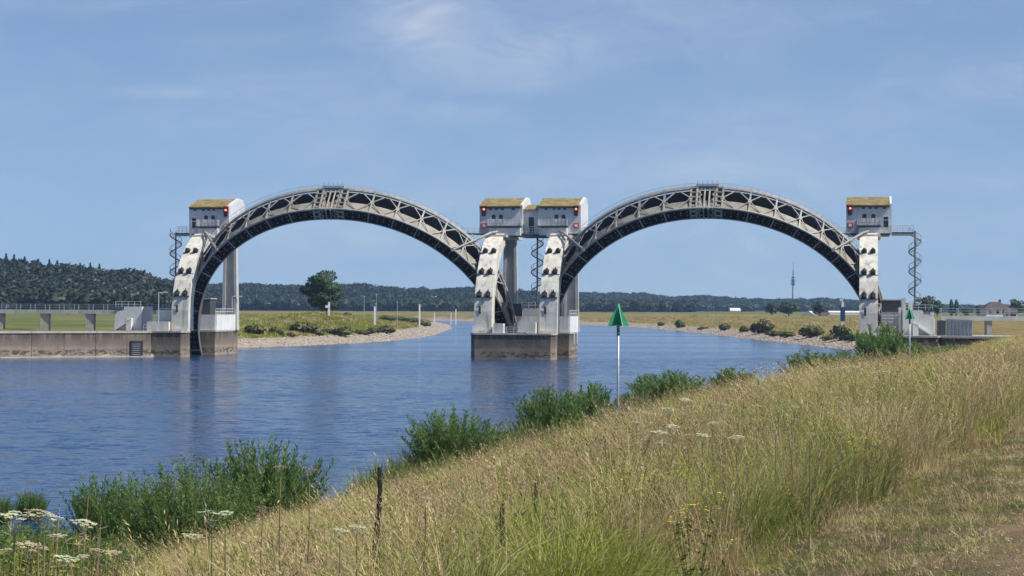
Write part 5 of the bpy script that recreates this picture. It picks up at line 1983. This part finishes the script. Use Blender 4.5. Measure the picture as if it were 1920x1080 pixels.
def short_grass():
    rnd.seed(41)
    sets = [tuft(20, 0.07, 0.03, 0.10, 0.0042, 'grass_dry', 0, 1.0, 2), tuft(20, 0.08, 0.03, 0.11, 0.0048, 'grass_green', 0, 1.0, 2),
            tuft(16, 0.07, 0.02, 0.07, 0.006, 'grass_deep', 0, 1.0, 2), tuft(14, 0.10, 0.04, 0.18, 0.0035, 'seed_brown', 0.2, 1.1, 2)]
    n = 90000
    Y = rng.uniform(8, 62, n) ** 1.0
    X = rng.uniform(-1, 15, n)
    dt = X - tall_edge(Y)
    dd = X - dirt_edge(Y) + 0.45 * wob(X, Y, 1.7, 31)
    ok = (dt > -0.9) & (X < 0.25 * Y + 1)
    ok &= rng.random(n) < np.where(dd > 0, 0.30 + 0.6 * (wob(X, Y, 1.3, 71) > 0.10), 0.95)
    X, Y, dd = X[ok], Y[ok], dd[ok]
    m = len(X)
    nn = wob(X, Y, 2.2, 72) + 0.5 * wob(X, Y, 0.8, 73)
    u = rng.random(m)
    idx = np.where(u < 0.42 + 0.5 * nn, 0, np.where(u < 0.72 + 0.3 * nn, 1, np.where(u < 0.85, 2, 3)))
    P = np.stack([X, Y, ground_z(X, Y)], 1)
    s = rng.uniform(0.7, 1.6, m) * np.where(dd > 0, 0.6, 1.0)
    scatter('short_grass', P, rng.uniform(0, 6.28, m), s, idx, np.clip(0.5 + 0.4 * nn + rng.normal(0, 0.2, m), 0, 1), sets)


short_grass()


def path_stones():
    rnd.seed(59)
    st = []
    for k in range(2):
        bm = bmesh.new()
        bmesh.ops.create_icosphere(bm, subdivisions=1, radius=0.5)
        for v in bm.verts:
            v.co *= rnd.uniform(0.7, 1.2)
            v.co.z *= 0.6
        me = bpy.data.meshes.new('path_stone')
        bm.to_mesh(me)
        bm.free()
        me.materials.append(M['stone'])
        st.append(me)
    n = 3000
    Y = rng.uniform(9, 32, n)
    X = dirt_edge(Y) + rng.uniform(-0.3, 3.2, n)
    P = np.stack([X, Y, ground_z(X, Y)], 1)
    scatter('path_gravel', P, rng.uniform(0, 6.28, n), rng.uniform(0.008, 0.035, n) ** 1.0, rng.integers(0, 2, n), rng.random(n), st)


path_stones()


def herbs():
    rnd.seed(47)
    sets = []
    for k in range(4):
        mb = MB()
        for i in range(9):
            a, r = rnd.uniform(0, 6.28), 0.16 * math.sqrt(rnd.random())
            h = rnd.uniform(0.45, 0.95)
            p0 = Vector((math.cos(a) * r, math.sin(a) * r, 0))
            top = p0 + Vector((rnd.uniform(-.18, .18), rnd.uniform(-.18, .18), h))
            mb.tube([p0, p0.lerp(top, 0.5) + rand_unit() * 0.02, top], [0.004, 0.003, 0.0015], 3, False)
            for j in range(16):
                u = rnd.uniform(0.05, 1.0)
                d = rand_unit()
                d.z = abs(d.z) * 0.5
                ln = rnd.uniform(0.035, 0.085) * (1.2 - 0.6 * u)
                leaf_quad(mb, p0.lerp(top, u) + d * ln * 0.5, d, rand_unit(), ln, ln * (0.35 if k < 2 else 0.16), 0)
        mb.t = []
        sets.append(mb.mesh('herb', ('grass_deep', 'grass_green', 'grass_deep', 'seed_brown')[k], fix=False))
    n = 9000
    Y = rng.uniform(6, 34, n)
    X = rng.uniform(-0.25, 0.2, n) * Y
    d = X - np.interp(Y, E_Y, E_X)
    left = X < -0.195 * Y + 0.1 * np.sin(Y * 2)
    nn = wob(X, Y, 2.4, 81)
    ok = (X < tall_edge(Y) - 0.4) & (d > 1) & (rng.random(n) < np.where(left, np.where(Y > 12, 0.9, 0.3), 0.02 + 0.08 * (nn > 0.25)))
    X, Y, left = X[ok], Y[ok], left[ok]
    m = len(X)
    P = np.stack([X, Y, ground_z(X, Y)], 1)
    scatter('meadow_herbs', P, rng.uniform(0, 6.28, m), rng.uniform(0.6, 1.0, m) * np.where((X < -0.185 * Y) & (Y < 24), np.where(Y > 12, 1.4, 0.8), 0.9), rng.choice([0, 1, 1, 2, 2, 3], m), np.clip(rng.normal(0.45, 0.25, m), 0, 1), sets, rng.normal(0, 0.1, m))


herbs()

# ---- osier bushes along the water
WIL = [(62, 915, 975, 66, 0, 'narrow green osier tuft by the water at the left edge'), (8, 928, 985, 56, 1, 'low green osier tuft cut by the left edge'),
       (215, 893, 1050, 210, 2, 'lower left osier bush in front of the water, behind the pale umbels'), (365, 852, 1060, 300, 0, 'broad osier bush in front of the water at the lower left'),
       (495, 826, 1010, 240, 1, 'tallest part of the lower left osiers, its top over the water'),
       (62, 972, 1125, 340, 0, 'dark osier growth in the lower left corner behind the pale umbels'), (200, 1000, 1130, 200, 2, 'low shaded osier right of the lower left corner'),
       (25, 985, 1105, 240, 1, 'osier growth cut by the lower left corner of the photo'), (118, 992, 1110, 220, 2, 'osier growth between the corner and the low shaded osier'),
       (850, 768, 900, 190, 2, 'dark osier bush standing alone by the water in the middle'), (1030, 748, 845, 130, 0, 'dark osier bush left of the tall green beacon'),
       (1108, 735, 812, 110, 1, 'osier bush touching the pole of the tall green beacon'), (1188, 740, 790, 64, 2, 'small osier just right of the tall green beacon'),
       (1255, 708, 768, 150, 0, 'reedy osier between the tall beacon and the round bush'), (1375, 698, 745, 96, 1, 'rounded osier bush by the water right of the tall beacon'),
       (1525, 668, 722, 120, 2, 'dark osier bush left of the smaller green beacon'), (1590, 668, 716, 90, 0, 'osier bush below the right pier, second left of the smaller beacon'),
       (1655, 624, 702, 116, 1, 'tall osier bush hiding the foot of the right pier'), (1706, 650, 694, 70, 2, 'osier bush behind the pole of the smaller green beacon'),
       (1785, 650, 668, 120, 0, 'low green osiers along the dark quay front')]
protos = {}
for i, (px, yt, yb, wpx, kind, lab) in enumerate(WIL):
    hp_ = hit(px, yb, 10 if yb > 1100 else 22, 330)
    x, Y, z0 = hp_.x, hp_.y, max(hp_.z, 0.1)
    print('osier', px, round(Y), round(z0, 2))
    h = at(px, yt, Y).z - z0
    w = wpx * Y / F
    lod = 0 if Y < 60 else (1 if Y < 130 else 2)
    key = (kind, lod)
    if key not in protos:
        stems, lv, ll, lw = ((280, 120, 0.075, 0.019), (230, 100, 0.12, 0.024), (190, 70, 0.19, 0.040))[lod]
        protos[key] = willow_meshes(100 + kind * 7 + lod, stems, 2.2, 1.2, lv, ll, lw)
    lm, sm = protos[key]
    t = thing('osier_bush', lab, 'osier bush', (x, Y, z0 - 0.1), i * 1.1, 'osier bushes along the water')
    put('leaves', lm, t)
    put('stems', sm, t)
    t.scale = (w / 2.5, w / 2.5, max(h, 0.5) / (1.95 if lod == 0 else (1.85 if lod == 1 else 1.6)))


def reeds():
    rnd.seed(53)
    sets = [tuft(34, 0.35, 0.7, 1.5, 0.030, 'grass_deep', 0, 0.35), tuft(30, 0.4, 0.5, 1.2, 0.034, 'grass_deep', 0, 0.5), tuft(24, 0.35, 0.6, 1.3, 0.028, 'grass_green', 0, 0.4)]
    n = 9000
    Y = rng.uniform(60, 335, n)
    d = rng.uniform(-0.4, 5.5, n)
    X = np.interp(Y, E_Y, E_X) + d
    nn = wob(X, Y, 23, 91) + 0.5 * wob(X, Y, 7, 92)
    ok = rng.random(n) < np.clip(0.75 + 1.6 * nn, 0.05, 1) * np.clip(1.2 - d / 5.0, 0, 1) * np.where(Y > 95, 1, np.where(Y < 66, 0.5, 0.12))
    X, Y = X[ok], Y[ok]
    m = len(X)
    P = np.stack([X, Y, np.maximum(ground_z(X, Y), 0) - 0.05], 1)
    sc = rng.uniform(0.9, 1.75, m) * np.where((Y > 95) & (Y < 200), 1.15, 0.7) * (0.85 + 0.5 * wob(X, Y, 11, 93))
    scatter('waterside_reeds', P, rng.uniform(0, 6.28, m), np.clip(sc, 0.4, 2.0), rng.choice([0, 0, 1, 1, 2], m), np.clip(rng.normal(0.4, 0.25, m), 0, 1), sets, rng.normal(0, 0.12, m))


reeds()


def sight(px, py, target, y0=8.0, y1=60.0):
    """depth along a pixel's sight line where it hangs `target` metres over the ground"""
    ys = np.linspace(y0, y1, 500)
    xs = (px - 960) / F * ys
    hgt = EYE + (hor(px) - py) * ys / F - ground_z(xs, ys)
    ok = np.nonzero(hgt <= target)[0]
    return float(ys[ok[0]]) if len(ok) else float(ys[np.argmin(hgt)])


# ---- umbellifers
def umbel_meshes(seed, dry):
    r = random.Random(seed)
    hd = MB()
    n = 16
    for i in range(n):
        a = i * 2.399 + r.uniform(-.2, .2)
        rad = 0.095 * math.sqrt((i + 0.4) / n)
        top = Vector((math.cos(a) * rad, math.sin(a) * rad, 0.045 - rad * 0.22 + r.uniform(-.006, .006)))
        hd.tube([(0, 0, -0.05), tuple(top * 0.6 + Vector((0, 0, -0.012))), tuple(top)], 0.0013, 3, False)
        for k in range(9):
            b, q = k * 2.399, 0.021 * math.sqrt((k + 0.3) / 9)
            c = top + Vector((math.cos(b) * q, math.sin(b) * q, 0.006 + r.uniform(0, .006)))
            s = 0.0075
            hd.add([c + Vector((math.cos(j * 1.2566 + k) * s, math.sin(j * 1.2566 + k) * s, r.uniform(-.002, .002))) for j in range(5)], [(0, 1, 2, 3, 4)])
    return hd.mesh('flower_head', 'umbel_dry' if dry else 'umbel', fix=False)


UH = [umbel_meshes(k, False) for k in range(3)]
UHD = [umbel_meshes(10 + k, True) for k in range(2)]
usm = MB().tube([(0, 0, 0), (0.02, 0.01, 0.4), (0.0, 0.0, 0.75), (0, 0, 1.0)], [0.006, 0.005, 0.004, 0.003], 5).mesh('stem', 'stem_green')
usd = MB().tube([(0, 0, 0), (-0.02, 0.01, 0.4), (0.01, 0.0, 0.75), (0, 0, 1.0)], [0.006, 0.005, 0.004, 0.003], 5).mesh('stem', 'stem_dry')
UMB = [(30, 972, 105, 0, 'large cream umbel at the left edge above the osier tuft'), (85, 968, 80, 0, 'large cream umbel second from the left edge'),
       (160, 982, 62, 0, 'cream umbel left in front of the lower left osier bush'), (112, 1003, 44, 0, 'small cream umbel below the two large left ones'),
       (125, 1047, 60, 0, 'pale cream umbel nearest the lower left corner'), (157, 1040, 34, 0, 'little cream umbel touching the lower left pale one'),
       (395, 963, 62, 0, 'highest white umbel in front of the broad osier bush'), (425, 960, 40, 0, 'small white umbel right of the highest white one'),
       (457, 984, 46, 0, 'white umbel right of the broad osier bush foot'), (365, 1006, 56, 0, 'pale green umbel lowest in front of the broad osier bush'),
       (400, 975, 36, 0, 'white umbel just under the highest white one'),
       (582, 878, 46, 1, 'pinkish dry umbel standing out against the water'), (528, 872, 30, 1, 'brownish dry umbel over the top of the osiers'),
       (495, 950, 40, 1, 'dry umbel among bent grass right of the white ones'), (640, 992, 44, 0, 'white umbel left of the dark mullein spike'),
       (672, 986, 50, 0, 'white umbel closest to the dark mullein spike'),
       (75, 960, 70, 1, 'reddish brown dry umbel above the large cream ones'), (60, 1028, 80, 1, 'brown dry umbel near the left edge bottom'), (20, 1030, 40, 1, 'brown dry umbel cut by the left edge'),
       (185, 1028, 36, 1, 'small dry umbel at the dark foot of the osiers'), (215, 1033, 40, 1, 'dry umbel right at the dark foot of the osiers'),
       (1335, 755, 26, 0, 'pale umbel in the meadow right of the tall beacon'), (1262, 800, 34, 0, 'pale flat umbel in the meadow below the tall beacon'),
       (1575, 694, 52, 0, 'pale umbel rising at the edge before the right osiers'), (1605, 692, 40, 0, 'pale umbel second of the pair before the right osiers'),
       (1650, 700, 34, 0, 'pale umbel under the smaller green beacon'), (1650, 722, 26, 0, 'low pale umbel in the meadow under the smaller beacon'),
       (1240, 830, 30, 1, 'dry umbel in the brown patch of the middle meadow'), (1420, 735, 20, 0, 'small pale umbel before the rounded osier bush'),
       (1770, 680, 22, 0, 'small pale umbel high in the right meadow'), (800, 930, 30, 0, 'faint pale umbel below the lone middle osier')]
r_ = random.Random(77)
for k in range(16):
    UMB.append((1195 + k * 21 + r_.randint(-9, 9), 752 + r_.randint(0, 95), r_.randint(24, 42), 1 if k % 6 == 5 else 0,
                ('first', 'second', 'third', 'fourth', 'fifth', 'sixth', 'seventh', 'eighth', 'ninth', 'tenth', 'eleventh', 'twelfth', 'thirteenth', 'fourteenth', 'fifteenth', 'last')[k] + ' umbel from the left in the middle meadow, right of the tall beacon'))
for i, (px, py, wpx, dry, lab) in enumerate(UMB):
    Y = sight(px, py, 1.0 if px < 230 else 0.84)
    s = wpx * Y / F / 0.24
    p = at(px, py, Y)
    g0 = gz(p.x, p.y)
    h = max(p.z - g0, 0.25)
    t = thing('umbel_flower', lab, 'wildflower', (p.x, p.y, g0), i * 0.7, 'flat headed umbel flowers in the meadow')
    hd = put('flower_head', (UHD[i % 2] if dry else UH[i % 3]), t, (0, 0, h - 0.02))
    hd.scale = (s, s, min(s, 1.3))
    hd.rotation_euler = (0.18 * math.sin(i * 2.1), 0.15 * math.cos(i * 1.7), i)
    st = put('stem', usd if dry else usm, t)
    st.scale = (1, 1, h - 0.06)

# ---- mullein spikes
MUL = [(711, 880, 0.72, 1.0, 'tallest black mullein spike in the foreground grass'), (1006, 906, .74, .55, 'second black mullein spike right of the tallest one'), (945, 945, .70, .35, 'short dark mullein spike in the middle foreground')]
for i, (px, py, th_, s, lab) in enumerate(MUL):
    p = at(px, py, sight(px, py, th_))
    g0 = gz(p.x, p.y)
    h = max(p.z - g0, 0.4)
    t = thing('mullein_spike', lab, 'dead mullein', (p.x, p.y, g0), i, 'dark dead mullein spikes in the grass')
    MB().tube([(0, 0, -0.05), (0.01, 0, h * 0.5), (0.0, 0.01, h)], [0.010, 0.008, 0.003], 6).build('stem', 'mullein' if s > 0.8 else 'stem_dry', t)
    mb = MB()
    z = h * (0.3 if s > 0.8 else 0.68)
    while z < h:
        u = z / h
        for k in range(5):
            a = rnd.uniform(0, 6.28)
            r = (0.014 * (1.3 - u * 1.0)) * (0.6 + 0.5 * s) * rnd.uniform(0.6, 1.25)
            c = Vector((math.cos(a) * r, math.sin(a) * r, z))
            c.x += 0.012 * math.sin(z * 9 + i)
            mb.tube([c - Vector((0, 0, 0.014)), c + Vector((math.cos(a) * .006, math.sin(a) * .006, 0.016))], [0.009, 0.005], 5)
        z += 0.019
    mb.build('seed_pods', 'mullein', t)


# ---- yellow flowering plants
def ragwort_meshes(seed):
    r = random.Random(seed)
    lf, fl = MB(), MB()
    for i in range(12):
        a = r.uniform(0, 6.28)
        rr = 0.16 * math.sqrt(r.random())
        h = r.uniform(0.45, 0.8)
        top = Vector((math.cos(a) * rr * 1.6, math.sin(a) * rr * 1.6, h))
        lf.tube([(math.cos(a) * rr * .3, math.sin(a) * rr * .3, 0), tuple(top)], 0.003, 3, False)
        for k in range(9):
            u = r.uniform(0.2, 0.95)
            leaf_quad(lf, top * u + rand_unit() * 0.03, rand_unit(), rand_unit(), 0.06, 0.02, 0)
        for k in range(9):
            c = top + Vector((r.uniform(-.05, .05), r.uniform(-.05, .05), r.uniform(-.02, .03)))
            s = 0.011
            fl.add([c + Vector((math.cos(j * 1.2566) * s, math.sin(j * 1.2566) * s, r.uniform(-.004, .004))) for j in range(5)], [(0, 1, 2, 3, 4)])
    lf.t = []
    return lf.mesh('leaves', 'stem_green', fix=False), fl.mesh('blossoms', 'yellow_flower', fix=False)


RG = [ragwort_meshes(k) for k in range(3)]
for i, (px, py, Y, lab) in enumerate(((1222, 935, 17, 'yellow flowered plant in the green grass of the middle foreground'), (1600, 745, 38, 'yellow flowered plant in the right meadow below the osiers'),
                                      (1690, 690, 60, 'yellow flowers at the foot of the smaller green beacon'), (1655, 700, 58, 'yellow flowers left of the smaller green beacon'),
                                      (1620, 855, 21, 'small yellow flowered plant near the trampled path edge'), (1305, 1020, 13, 'yellow flowered plant low in the bottom foreground'),
                                      (1250, 790, 30, 'orange yellow flowers below the tall green beacon'), (1740, 700, 55, 'yellow flowers right of the smaller green beacon'))):
    p = at(px, py, Y)
    g0 = gz(p.x, p.y)
    t = thing('ragwort_plant', lab, 'wildflower', (p.x, p.y, g0), i * 1.3, 'yellow flowered plants in the meadow')
    a, b = RG[i % 3]
    put('leaves', a, t)
    put('blossoms', b, t)
    s = min(1.6, max(0.8, (p.z - g0) / 0.7))
    t.scale = (s * 1.1, s * 1.1, s)

# ================================================================== AIR
hz, t, b, out = new_mat('summer_haze')
t.nodes.remove(b)
pv = N(t, 'ShaderNodeVolumePrincipled')
pv.inputs['Color'].default_value = (0.42, 0.66, 1.0, 1)
pv.inputs['Density'].default_value = 0.000072
pv.inputs['Anisotropy'].default_value = 0.2
LK(t, pv.outputs[0], out.inputs['Volume'])
o = MB().box(-6400, 6400, -900, 5900, -4.2, 125).build('haze', hz)
o['kind'] = 'stuff'
o.visible_shadow = True
